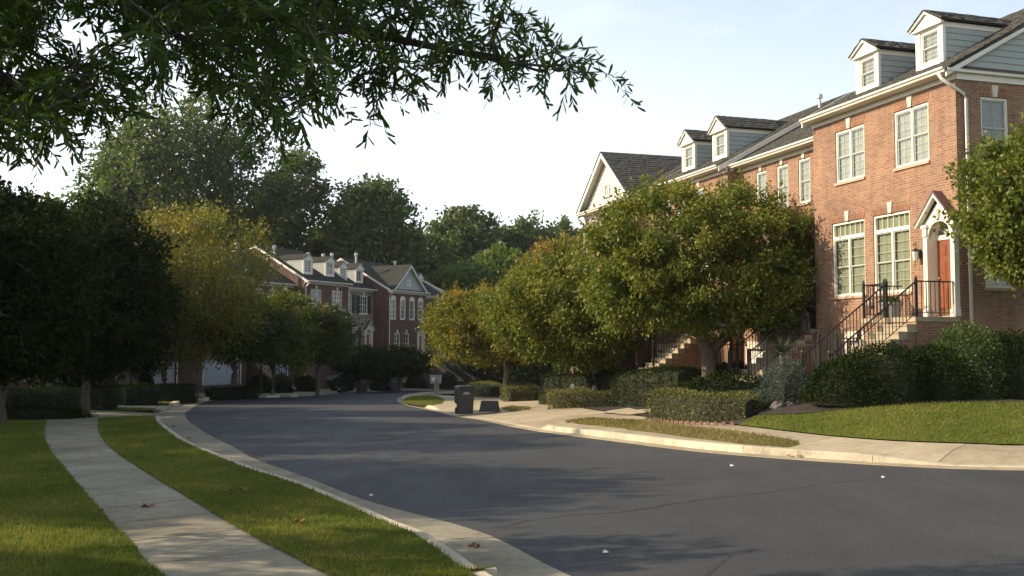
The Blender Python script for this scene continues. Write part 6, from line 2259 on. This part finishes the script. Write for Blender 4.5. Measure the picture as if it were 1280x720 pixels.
# kerb stubs at the driveways on the left
for i, (a, b) in enumerate((((203, 516.5), (209, 513)), ((220, 507), (228, 504.5)), ((254, 501.3), (263, 500)), ((290, 498.6), (302, 498)), ((333, 497.2), (345, 496.9)), ((364, 496.4), (372, 495.9)))):
    A, B = U(a, 0.02), U(b, 0.02)
    d = (B - A)
    L = min(1.6, max(1.0, d.length))
    d.normalize()
    n_ = Vector((-d.y, d.x, 0)) * 0.32
    z = gz(A.x, A.y)
    mb = MB()
    P = [A, A + d * L, A + d * L + n_, A + n_]
    mb.prism([(p.x, p.y, z - 0.05) for p in P], (0, 0, 0.05 + KH + 0.03))
    obj('kerb_stone', mb, 'concrete_pale', k_root, bevel=0.03)
# terracotta edging of the near hedge bed
ed = [U(p, KH) for p in ((812, 519), (816, 526), (840, 529.5), (880, 531.5), (915, 532))]
ed = resample(catmull(ed, 40), 30)
et = thing('bed_edging', 'scalloped terracotta edging round the near hedge bed', 'edging', (ed[0].x, ed[0].y, gz(ed[0].x, ed[0].y) + KH))
for i, p in enumerate(ed):
    mb = MB()
    prof = [(-0.055, 0, 0), (0.055, 0, 0), (0.055, 0, 0.06), (0.03, 0, 0.09), (0, 0, 0.10), (-0.03, 0, 0.09), (-0.055, 0, 0.06)]
    me = cached('edge_tile', lambda: MB().prism(prof, (0, 0.025, 0)).mesh('tile'))
    q = ed[min(i + 1, len(ed) - 1)] - ed[max(i - 1, 0)]
    o = obj('tile', me, 'terracotta_edge', et, (p.x - ed[0].x, p.y - ed[0].y, gz(p.x, p.y) - gz(ed[0].x, ed[0].y)))
    o.rotation_euler = (0, 0, math.atan2(q.y, q.x))

# driveway between the hedges
dA = [U((786, 511.5), KH), W(9.6, 5.5), W(9.6, 0.4)]
dB = [U((812, 518), KH), W(7.4, 5.5), W(7.4, 0.4)]
driveway = sheet_obj('driveway', catmull(dA, 20), catmull(dB, 20), lambda x, y, v: soil_z(x, y) + 0.03, 'concrete_tan', 4)

# asphalt cracks
def crack(pts, w=0.03, seed=1):
    rng = random.Random(seed)
    P = resample(catmull([U(p) for p in pts], 60), 90)
    Nn = normals(P)
    mb = MB()
    j = 0
    for i, (p, n) in enumerate(zip(P, Nn)):
        j = 0.7 * j + rng.gauss(0, 0.025)
        ww = w * rng.uniform(0.4, 1.2) * min(1, i / 6, (len(P) - 1 - i) / 6)
        for s_ in (-1, 1):
            q = p + n * (j + s_ * ww / 2)
            # road camber
            mb.v.append((q.x, q.y, road_z(q) + 0.0045))
    for i in range(len(P) - 1):
        mb.f.append((2 * i, 2 * i + 1, 2 * i + 3, 2 * i + 2))
    me = mb.mesh('crack'); up_faces(me)
    obj('crack', me, 'crack', road)
from mathutils.bvhtree import BVHTree
_bv = BVHTree.FromObject(road, bpy.context.evaluated_depsgraph_get())
def road_z(q):
    h = _bv.ray_cast(Vector((q.x, q.y, 5)), Vector((0, 0, -1)))
    return h[0].z if h[0] else gz(q.x, q.y)
crack([(600, 663), (700, 648), (800, 640), (870, 628), (960, 619), (1060, 604), (1110, 600)], 0.022, 1)
crack([(900, 578), (870, 577), (915, 572)], 0.02, 3)
crack([(880, 725), (905, 705), (940, 690)], 0.015, 4)

# ------------------------------------------------------------------ bins
def cart(label, loc, rz, open_lid=False, scale=1.0, light_detail=True, mat='grey_plastic'):
    """wheeled refuse cart: x across, front towards -y, wheels behind"""
    t = thing('wheeled_bin', label, 'bin', loc, rz, 'wheeled refuse bins at the kerb')
    H = 0.98
    def ring(z, f):
        w, d = 0.27 + 0.055 * f, 0.26 + 0.09 * f
        r = 0.06
        out = []
        for cx, cy, a0 in ((w - r, d - r, 0), (-w + r, d - r, 90), (-w + r, -d + r, 180), (w - r, -d + r, 270)):
            for a in (0, 30, 60, 90):
                out.append((cx + r * math.cos(R(a0 + a)), cy + r * math.sin(R(a0 + a)), z))
        return out
    mb = MB()
    zs = [(0.03, 0.0), (0.22, 0.2), (0.5, 0.5), (0.8, 0.82), (0.93, 0.95), (0.94, 1.1), (H, 1.12)]
    for i, (z, f) in enumerate(zs): mb.v += ring(z, f)
    k = 16
    for i in range(len(zs) - 1):
        for j in range(k):
            a0 = i * k + j; a1 = i * k + (j + 1) % k
            mb.f.append((a0, a1, a1 + k, a0 + k))
    mb.f.append(tuple(range(k))[::-1])
    obj('body', mb, mat, t, bevel=0)
    # corner column with a grip slot on the left face
    mb = MB()
    mb.box(-0.385, -0.322, -0.17, -0.08, 0.45, 0.93)
    mb.box(-0.385, -0.322, 0.08, 0.17, 0.45, 0.93)
    mb.box(-0.385, -0.322, -0.08, 0.08, 0.86, 0.93)
    mb.box(-0.365, -0.29, -0.17, 0.17, 0.40, 0.449)
    mb.box(-0.33, -0.262, -0.16, -0.06, 0.02, 0.40)
    obj('side_rib', mb, mat, t, bevel=0.008)
    lid = empty('lid', (0, 0.36, H + 0.01), 0, t)
    mb = MB()
    prof = [(-0.36, 0.0), (-0.36, 0.03), (-0.22, 0.075), (0.22, 0.075), (0.36, 0.03), (0.36, 0.0)]
    prof = [(x, z) for x, z in prof]
    mb.prism([(x, -0.78, z) for x, z in prof], (0, 0.80, 0))
    obj('lid_shell', mb, mat, lid, bevel=0.015)
    mb = MB(); mb.box(-0.12, 0.12, -0.83, -0.781, 0.0, 0.03)
    obj('lid_lip', mb, mat, lid, bevel=0.006)
    if open_lid: lid.rotation_euler = (R(-28), 0, 0)
    mb = MB(); mb.tube([(-0.24, 0.36, 0.93), (-0.24, 0.43, 0.97), (0.24, 0.43, 0.97), (0.24, 0.36, 0.93)], 0.018, 8)
    obj('handle', mb, mat, t, smooth=True)
    for s_ in (-1, 1):
        wv = empty('wheel', (s_ * 0.30, 0.24, 0.125), 0, t)
        for nm, rr, hw_, m_ in (('tyre', 0.125, 0.03, 'rubber'), ('hub', 0.06, 0.036, 'black_plastic')):
            mb = MB(); mb.lathe([(rr * 0.88, -hw_), (rr, -hw_ * 0.6), (rr, hw_ * 0.6), (rr * 0.88, hw_)], 0, 0, 18)
            o = obj(nm, mb, m_, wv); o.rotation_euler = (0, R(90), 0)
    mb = MB(); mb.tube([(-0.29, 0.24, 0.125), (0.29, 0.24, 0.125)], 0.012, 6); obj('axle', mb, 'iron', t)
    if light_detail:
        # two lines of pale print near the top of the face
        for z, segs in ((0.80, [(-0.10, -0.03), (-0.02, 0.03), (0.04, 0.08)]), (0.755, [(-0.14, -0.09), (-0.08, 0.0), (0.01, 0.06), (0.07, 0.13)])):
            yy = -(0.26 + 0.09 * ((z - 0.5) / 0.3 * 0.32 + 0.5)) - 0.004
            mb = MB()
            for a, b in segs: mb.box(a, b, yy - 0.002, yy + 0.004, z, z + 0.028)
            obj('print', mb, 'white_print', t)
    else:
        mb = MB(); mb.box(-0.10, 0.10, -0.352, -0.33, 0.76, 0.82); obj('print', mb, 'mailbox_grey', t)
    return t
p = U((590, 519), 0.02)
b1 = cart('dark grey wheeled bin standing upright at the kerb with pale print', (p.x - 0.28, p.y + 0.15, gz(p.x, p.y) + 0.045), R(14))
b1.scale = (1.0, 1.0, 1.04)
p = U((453.5, 491.5), 0.02)
cart('far wheeled bin with its lid propped open and catching light', (p.x, p.y, gz(p.x, p.y) + 0.06), R(20), True, light_detail=False)
p = U((492.5, 491), 0.02)
cart('far wheeled bin with closed lid in front of dark steps', (p.x, p.y, gz(p.x, p.y) + 0.06), R(10), False, light_detail=False)

def tub(label, loc, rz, tipped=True, s=1.0):
    t = thing('recycling_tub', label, 'tub', loc, rz, 'open black recycling tubs')
    inner = empty('tub_shell', (0, 0, 0), 0, t)
    mb = MB()
    L, D, H = 0.33 * s, 0.22 * s, 0.36 * s
    def rect(k, z, ins=0): return [(-L * k + ins, -D * k + ins, z), (L * k - ins, -D * k + ins, z), (L * k - ins, D * k - ins, z), (-L * k + ins, D * k - ins, z)]
    mb.v += rect(0.84, 0) + rect(1, H) + rect(1.05, H) + rect(1.05, H - 0.04) 
    i0 = len(mb.v)
    mb.v += rect(1, H, 0.012) + rect(0.84, 0.015, 0.012)
    mb.f.append((3, 2, 1, 0))
    for j in range(4):
        k = (j + 1) % 4
        mb.f += [(j, k, 4 + k, 4 + j), (8 + j, 8 + k, 4 + k, 4 + j)[::-1], (12 + j, 12 + k, 8 + k, 8 + j), (i0 + j, i0 + k, 4 + k, 4 + j), (i0 + 4 + j, i0 + 4 + k, i0 + k, i0 + j)]
    mb.f.append((i0 + 4, i0 + 5, i0 + 6, i0 + 7))
    o1 = obj('shell', mb, 'black_plastic', inner, bevel=0.006)
    mb = MB(); mb.box(-L * 0.75, -L * 0.45, -D * 0.95 - 0.002, -D * 0.95 + 0.004, H * 0.5, H * 0.75)
    obj('label_print', mb, 'white_print', inner)
    if tipped:
        inner.rotation_euler = (R(180), 0, 0)
        inner.location = (0, 0, H)
    return t
p = U((612, 514.5), KH)
tub('black recycling tub turned upside down on the pavement beside the upright bin', (p.x, p.y + 0.1, gz(p.x, p.y) + KH + 0.012), R(-8), True, 1.1)
p = U((428, 491), 0.02)
tub('small black tub left of the bin with the open lid', (p.x, p.y, gz(p.x, p.y) + 0.06), R(15), False, 1.25)

# dark car parked before the far houses
def car():
    p = at(437, 482, 84)
    t = thing('parked_car', 'black car parked in front of the far houses behind the open lidded bin', 'car', (p.x, p.y, gz(p.x, p.y) + 0.2), R(15))
    sec = [(-2.2, 0.35, 0.75), (-2.15, 0.30, 0.95), (-1.3, 0.25, 1.02), (-0.5, 0.25, 1.02), (1.2, 0.25, 1.02), (2.05, 0.25, 0.98), (2.25, 0.35, 0.7)]
    mb = MB()
    for x, z0, z1 in sec: mb.v += [(x, -0.85, z0), (x, -0.88, (z0 + z1) / 2), (x, -0.8, z1), (x, 0.8, z1), (x, 0.88, (z0 + z1) / 2), (x, 0.85, z0)]
    for i in range(len(sec) - 1):
        for j in range(6):
            a0 = i * 6 + j; a1 = i * 6 + (j + 1) % 6
            mb.f.append((a0, a0 + 6, a1 + 6, a1))
    mb.f.append((0, 1, 2, 3, 4, 5)); mb.f.append(tuple(range(len(mb.v) - 6, len(mb.v)))[::-1])
    obj('body', mb, 'car_paint', t, bevel=0.05)
    mb = MB(); mb.prism([(-1.35, -0.72, 1.0), (1.9, -0.72, 1.0), (1.35, -0.62, 1.45), (-0.6, -0.62, 1.45)], (0, 1.4, 0))
    obj('cabin_glass', mb, 'car_glass', t, bevel=0.04)
    mb = MB(); mb.box(-0.55, 1.3, -0.62, 0.72, 1.451, 1.49); obj('roof', mb, 'car_paint', t, bevel=0.02)
    for x in (-1.4, 1.4):
        for y_ in (-0.82, 0.82):
            mb = MB(); mb.lathe([(0.28, -0.1), (0.33, -0.07), (0.33, 0.07), (0.28, 0.1)], 0, 0, 16)
            o = obj('wheel', mb, 'rubber', t, (x, y_, 0.33)); o.rotation_euler = (R(90), 0, 0)
    for y_ in (-0.6, 0.6):
        mb = MB(); mb.box(2.2, 2.27, y_ - 0.15, y_ + 0.15, 0.68, 0.8); obj('tail_light', mb, 'red_lens', t)
car()

# ------------------------------------------------------------------ letterboxes on a plank post
def mailbox():
    p = U((546, 493), KH)
    t = thing('letterbox', 'twin grey letterboxes on a broad wooden post on the grass island', 'mailbox', (p.x, p.y, gz(p.x, p.y) + KH), R(-6))
    mb = MB(); mb.box(-0.17, -0.03, -0.05, 0.05, -0.2, 0.78); mb.box(0.0, 0.14, -0.05, 0.05, -0.2, 0.78)
    obj('post', mb, 'old_wood', t, bevel=0.008)
    for x in (-0.20, 0.16):
        mb = MB()
        w0, w1 = (0.20, 0.24) if x < 0 else (0.10, 0.13)
        mb.prism([(x - w0, -0.22, 0.72), (x + w0, -0.22, 0.72), (x + w1, -0.22, 1.22), (x - w1, -0.22, 1.22)], (0, 0.44, 0))
        obj('box', mb, 'mailbox_grey' if x < 0 else 'old_wood', t, bevel=0.02)
        mb = MB(); mb.box(x - w1 - 0.03, x + w1 + 0.03, -0.25, 0.25, 1.225, 1.26)
        obj('box_cap', mb, 'mailbox_grey', t, bevel=0.008)
    mb = MB(); mb.box(-0.29, -0.10, -0.235, -0.222, 0.90, 1.14); obj('notice', mb, 'paper', t)
    mb = MB(); mb.box(-0.12, -0.09, -0.056, -0.051, 0.28, 0.40); obj('knot', mb, 'rubber', t)
mailbox()

# lamp post among the left trees
def lamp():
    p = at(326, 484, 66)
    z0 = gz(p.x, p.y) + 0.15
    topz = at(330, 417, 66).z
    t = thing('street_lamp', 'black lamp post with a pale acorn lantern among the left trees', 'street lamp', (p.x, p.y, z0))
    H = topz - z0
    mb = MB(); mb.lathe([(0.14, 0), (0.14, 0.25), (0.09, 0.35), (0.06, 0.8), (0.05, H - 0.35), (0.10, H - 0.3), (0.06, H - 0.25)], 0, 0, 12)
    obj('pole', mb, 'iron', t, smooth=True)
    mb = MB(); mb.lathe([(0.09, H - 0.25), (0.17, H - 0.05), (0.20, H + 0.12), (0.15, H + 0.28), (0.05, H + 0.34)], 0, 0, 12)
    obj('lantern', mb, 'lamp_glass', t, smooth=True)
    mb = MB(); mb.lathe([(0.16, H + 0.345), (0.10, H + 0.42), (0.02, H + 0.5)], 0, 0, 12)
    obj('finial', mb, 'iron', t)
lamp()

# white oval marker in the middle hedge
p = at(713.5, 484, 38.6)
z0 = gz(p.x, p.y) + KH
t = thing('garden_marker', 'small white oval marker on a stake in the middle hedge', 'marker', (p.x + 0.1, p.y + 0.55, z0))
zt_ = p.z - z0
mb = MB(); mb.prism([(math.cos(2 * math.pi * i / 16) * 0.075, 0, zt_ + math.sin(2 * math.pi * i / 16) * 0.12) for i in range(16)], (0, 0.03, 0)); obj('plaque', mb, 'garage_paint', t)
mb = MB(); mb.box(-0.012, 0.012, 0.005, 0.025, 0, zt_ - 0.11); obj('stake', mb, 'garage_paint', t)

# ------------------------------------------------------------------ fences, pots, ornaments by the near terrace
def iron_fence(label, pts, z, hgt=1.15, posts=(0, 1), top_posts=0.1, spacing=0.125):
    A, B = pts
    d = (B - A); L = d.length
    t = thing('iron_fence', label, 'fence', (A.x, A.y, z), math.atan2(d.y, d.x), 'black iron fences of the terrace')
    for zz in (0.12, hgt - 0.05):
        mb = MB(); mb.box(0, L, -0.014, 0.014, zz - 0.014, zz + 0.014); obj('rail', mb, 'iron', t)
    n = int(L / spacing)
    me = cached(('picket', hgt), lambda: MB().box(-0.009, 0.009, -0.009, 0.009, 0.0, hgt - 0.02).mesh('picket'))
    for i in range(1, n):
        obj('picket', me, 'iron', t, (L * i / n, 0, 0))
    for f in posts:
        mb = MB(); mb.box(-0.032, 0.032, -0.032, 0.032, -0.1, hgt + 0.06); mb.lathe([(0.045, hgt + 0.06), (0.045, hgt + 0.08), (0.02, hgt + 0.1), (0.035, hgt + 0.13), (0.01, hgt + 0.17)], 0, 0, 8)
        obj('post', mb, 'iron', t, (L * f, 0, 0))
    return t
iron_fence('black iron fence in front of the white garage door of the end house', (W(1.35, 2.0), W(3.1, 2.0)), 1.35, 1.12, (0, 0.55, 1))
iron_fence('black iron fence running out from the end house beside the steps', (W(3.15, 2.0), W(5.6, 2.1)), 1.1, 1.2, (0, 1))
iron_fence('black iron fence with tall posts in front of the recessed house', (W(7.6, 1.9), W(9.6, 1.9)), 1.0, 1.3, (0, 0.2, 1))
iron_fence('black iron fence in front of the house with arched dormers', (W(14.2, 2.6), W(17.4, 2.6)), 0.6, 1.3, (0, 0.5, 1))
def pot(label, loc, r, h, mat, leaf, seed, n=500, lh=0.25):
    t = thing('potted_plant', label, 'potted plant', loc, 0, 'potted plants on the landings')
    mb = MB(); mb.lathe([(r * 0.78, 0), (r * 0.95, h * 0.85), (r * 1.05, h * 0.86), (r * 1.05, h), (r * 0.93, h), (r * 0.9, h * 0.9)], 0, 0, 18)
    obj('pot', mb, mat, t, smooth=False)
    rng = np.random.RandomState(seed); np.random.seed(seed)
    d = unit(rng.normal(size=(n, 3))); d[:, 2] = abs(d[:, 2])
    C = d * np.array([r, r, lh]) * rng.uniform(0.5, 1, (n, 1)) + np.array([0, 0, h * 0.95])
    S = rng.uniform(0.04, 0.09, n)
    stuff(obj('foliage', cards_mesh('foliage', C, unit(d + rng.normal(size=(n, 3)) * 0.4), S, S * 0.5, rng.rand(n), leaf), None, t))
    return t
p = W(1.72, 0.72); pot('round grey planter on the landing left of the wooden door', (p.x, p.y, 2.952), 0.29, 0.42, 'pot_grey', 'leaf_hedge_green', 1, 500, 0.14)
p = W(6.95, -0.15); pot('tall planter on the landing of the recessed house', (p.x, p.y, 2.742), 0.20, 0.5, 'pot_grey', 'leaf_hedge_green', 2, 500, 0.22)

# wall lantern beside the orange door
t = thing('wall_lantern', 'black wall lantern between the window and the wooden door', 'lamp', tuple(W(1.42, 0.0, 4.65)), NR)
mb = MB(); mb.box(-0.05, 0.05, 0.004, 0.02, -0.12, 0.12); obj('back_plate', mb, 'iron', t)
mb = MB(); mb.tube([(0, 0.02, 0.05), (0, 0.10, 0.14), (0, 0.16, 0.10)], 0.009, 6); obj('arm', mb, 'iron', t)
mb = MB(); mb.lathe([(0.035, -0.20), (0.06, -0.18), (0.085, 0.06), (0.06, 0.065)], 0, 0.16, 6); obj('glass', mb, 'lamp_glass', t)
mb = MB(); mb.lathe([(0.10, 0.066), (0.05, 0.12), (0.012, 0.15)], 0, 0.16, 6); obj('roof_cap', mb, 'iron', t)
# wreath like scrolled ornament next to it
t = thing('wall_scroll', 'pale scrolled ornament on the brick beside the wall lantern', 'ornament', tuple(W(1.62, 0.0, 4.7)), NR)
mb = MB()
for k in range(3):
    zz = 0.18 - k * 0.2
    mb.tube([(0.07 * math.cos(a) * (1 if k % 2 else -1), 0.02, zz + 0.09 * math.sin(a)) for a in np.linspace(0, 4.6, 12)], 0.010, 5)
mb.tube([(0, 0.015, -0.4), (0, 0.015, 0.3)], 0.010, 5)
obj('scroll', mb, 'brass', t)
# ceramic ornament below the windows
t = thing('wall_ornament', 'small white ornament on the brick below the tall windows', 'ornament', tuple(W(3.45, 0.0, 3.40)), NR)
mb = MB(); mb.lathe([(0.0, -0.10), (0.07, -0.07), (0.09, 0.0), (0.07, 0.07), (0.0, 0.10)], 0, 0.10, 12); obj('globe', mb, 'garage_paint', t, smooth=True)
mb = MB(); mb.tube([(0, 0.004, 0.15), (0.03, 0.06, 0.2), (0.0, 0.1, 0.1)], 0.012, 6); obj('bracket', mb, 'iron', t)
# feeder on a bent pole
p = W(5.2, 0.9)
t = thing('plant_hook', 'thin leaning hook pole against the brick left of the tall windows', 'pole', (p.x, p.y, 1.2), NR)
mb = MB(); mb.tube([(-0.4, 0, 0), (0.0, 0, 1.7), (0.05, 0, 2.0), (0.16, 0, 2.06), (0.24, 0, 2.0)], 0.012, 6); obj('pole', mb, 'iron', t)
mb = MB(); mb.lathe([(0.02, 1.86), (0.09, 1.90), (0.10, 1.98), (0.03, 2.03)], 0.12, 0, 8); obj('feeder', mb, 'iron', t)

# boulders by the juniper
for i, (px, py, s, lb) in enumerate(((973, 506, 0.20, 'grey boulder under the blue grey juniper'), (988, 505, 0.15, 'tan stone right of the grey boulder under the juniper'))):
    p = at(px, py, 24.0)
    t = tag(obj('boulder', MB().lathe([(s * 0.75, -0.05), (s * 1.1, s * 0.3), (s * 0.95, s * 0.75), (s * 0.45, s * 1.05)], 0, 0, 9), 'boulder', None, (p.x, p.y, soil_z(p.x, p.y) - 0.02), bevel=0.02), lb, 'stone')
    for v in t.data.vertices: v.co *= 1 + 0.12 * math.sin(v.co.x * 31 + v.co.y * 17 + v.co.z * 23)

# ------------------------------------------------------------------ fallen leaves and bits
def fallen_leaf(loc, rz, s, seed):
    rng = random.Random(seed)
    n = 14
    pts = []
    for i in range(n):
        a = 2 * math.pi * i / n
        r_ = s * (0.55 + 0.45 * abs(math.cos(a * 2.5)))
        pts.append((r_ * math.cos(a), r_ * math.sin(a), 0.012 + 0.02 * math.sin(a * 3 + seed) + 0.01 * rng.random()))
    mb = MB(); mb.add([(0, 0, 0.012)] + pts, [(0, 1 + i, 1 + (i + 1) % n) for i in range(n)])
    o = obj('fallen_leaf', mb, 'dead_leaf', None, loc)
    o.rotation_euler = (0, 0, rz)
    return o
lf = [((184, 633), KH, 0.10, 'large curled brown leaf lying on the footpath'), ((592, 683), 0.01, 0.08, 'dark leaf lying in the near gutter'), ((374, 652), KH + .04, 0.07, 'brown leaf on the grass beside the footpath'),
      ((285, 613), KH + .04, 0.07, 'brown leaf in the middle of the grass strip'), ((305, 612), KH + .04, 0.08, 'tan leaf right of the brown one on the grass strip'), ((124, 639), KH, 0.07, 'dark leaf at the left edge of the footpath'),
      ((60, 558), KH, 0.07, 'dark leaf on the far part of the footpath edge'), ((236, 548), 0.01, 0.07, 'leaf in the far gutter beside the kerb'), ((217, 533), 0.01, 0.08, 'leaf in the gutter near the kerb stub'),
      ((878, 560), 0.02, 0.05, 'first leaf in the gutter under the pale kerb'), ((986, 570), 0.02, 0.05, 'middle leaf in the gutter under the pale kerb'), ((999, 571), 0.02, 0.05, 'last leaf in the gutter under the pale kerb'), ((166, 551), KH + .04, 0.06, 'pale leaf at the far end of the grass strip')]
for i, (q, off, s, lb) in enumerate(lf):
    p = U(q, off)
    tag(fallen_leaf((p.x, p.y, gz(p.x, p.y) + off), i * 1.3, s, i), lb, 'leaf', 'scattered fallen leaves')
for i, (q, s, lb) in enumerate((((757, 692), 0.034, 'scrap of white paper on the near asphalt'), ((915, 584), 0.04, 'scrap of white paper on the asphalt below the pale kerb'), ((464, 620), 0.03, 'white pebble on the asphalt beside the left gutter'), ((1104, 599), 0.03, 'tiny white chip at the end of the long crack'))):
    p = U(q)
    mb = MB(); mb.add([(-s, -s * .6, 0.0), (s, -s * .5, 0.004), (s * .8, s * .7, 0.012), (-s * .7, s * .6, 0.02), (0, 0, 0.028)], [(0, 1, 4), (1, 2, 4), (2, 3, 4), (3, 0, 4)])
    tag(obj('litter_scrap', mb, 'paper', None, (p.x, p.y, road_z(p) + 0.004)), lb, 'litter', 'scraps on the asphalt')

# ------------------------------------------------------------------ thin late-summer haze
m = bpy.data.materials.new('haze_air')
m.use_nodes = True
m.node_tree.nodes.clear()
out = m.node_tree.nodes.new('ShaderNodeOutputMaterial')
pv = m.node_tree.nodes.new('ShaderNodeVolumePrincipled')
pv.inputs['Color'].default_value = (0.9, 0.93, 0.95, 1)
pv.inputs['Density'].default_value = 0.00018
pv.inputs['Anisotropy'].default_value = 0.3
m.node_tree.links.new(pv.outputs[0], out.inputs['Volume'])
MATS['haze_air'] = m
stuff(obj('haze', MB().box(-1000, 1000, -300, 1600, -5, 45), 'haze_air'))
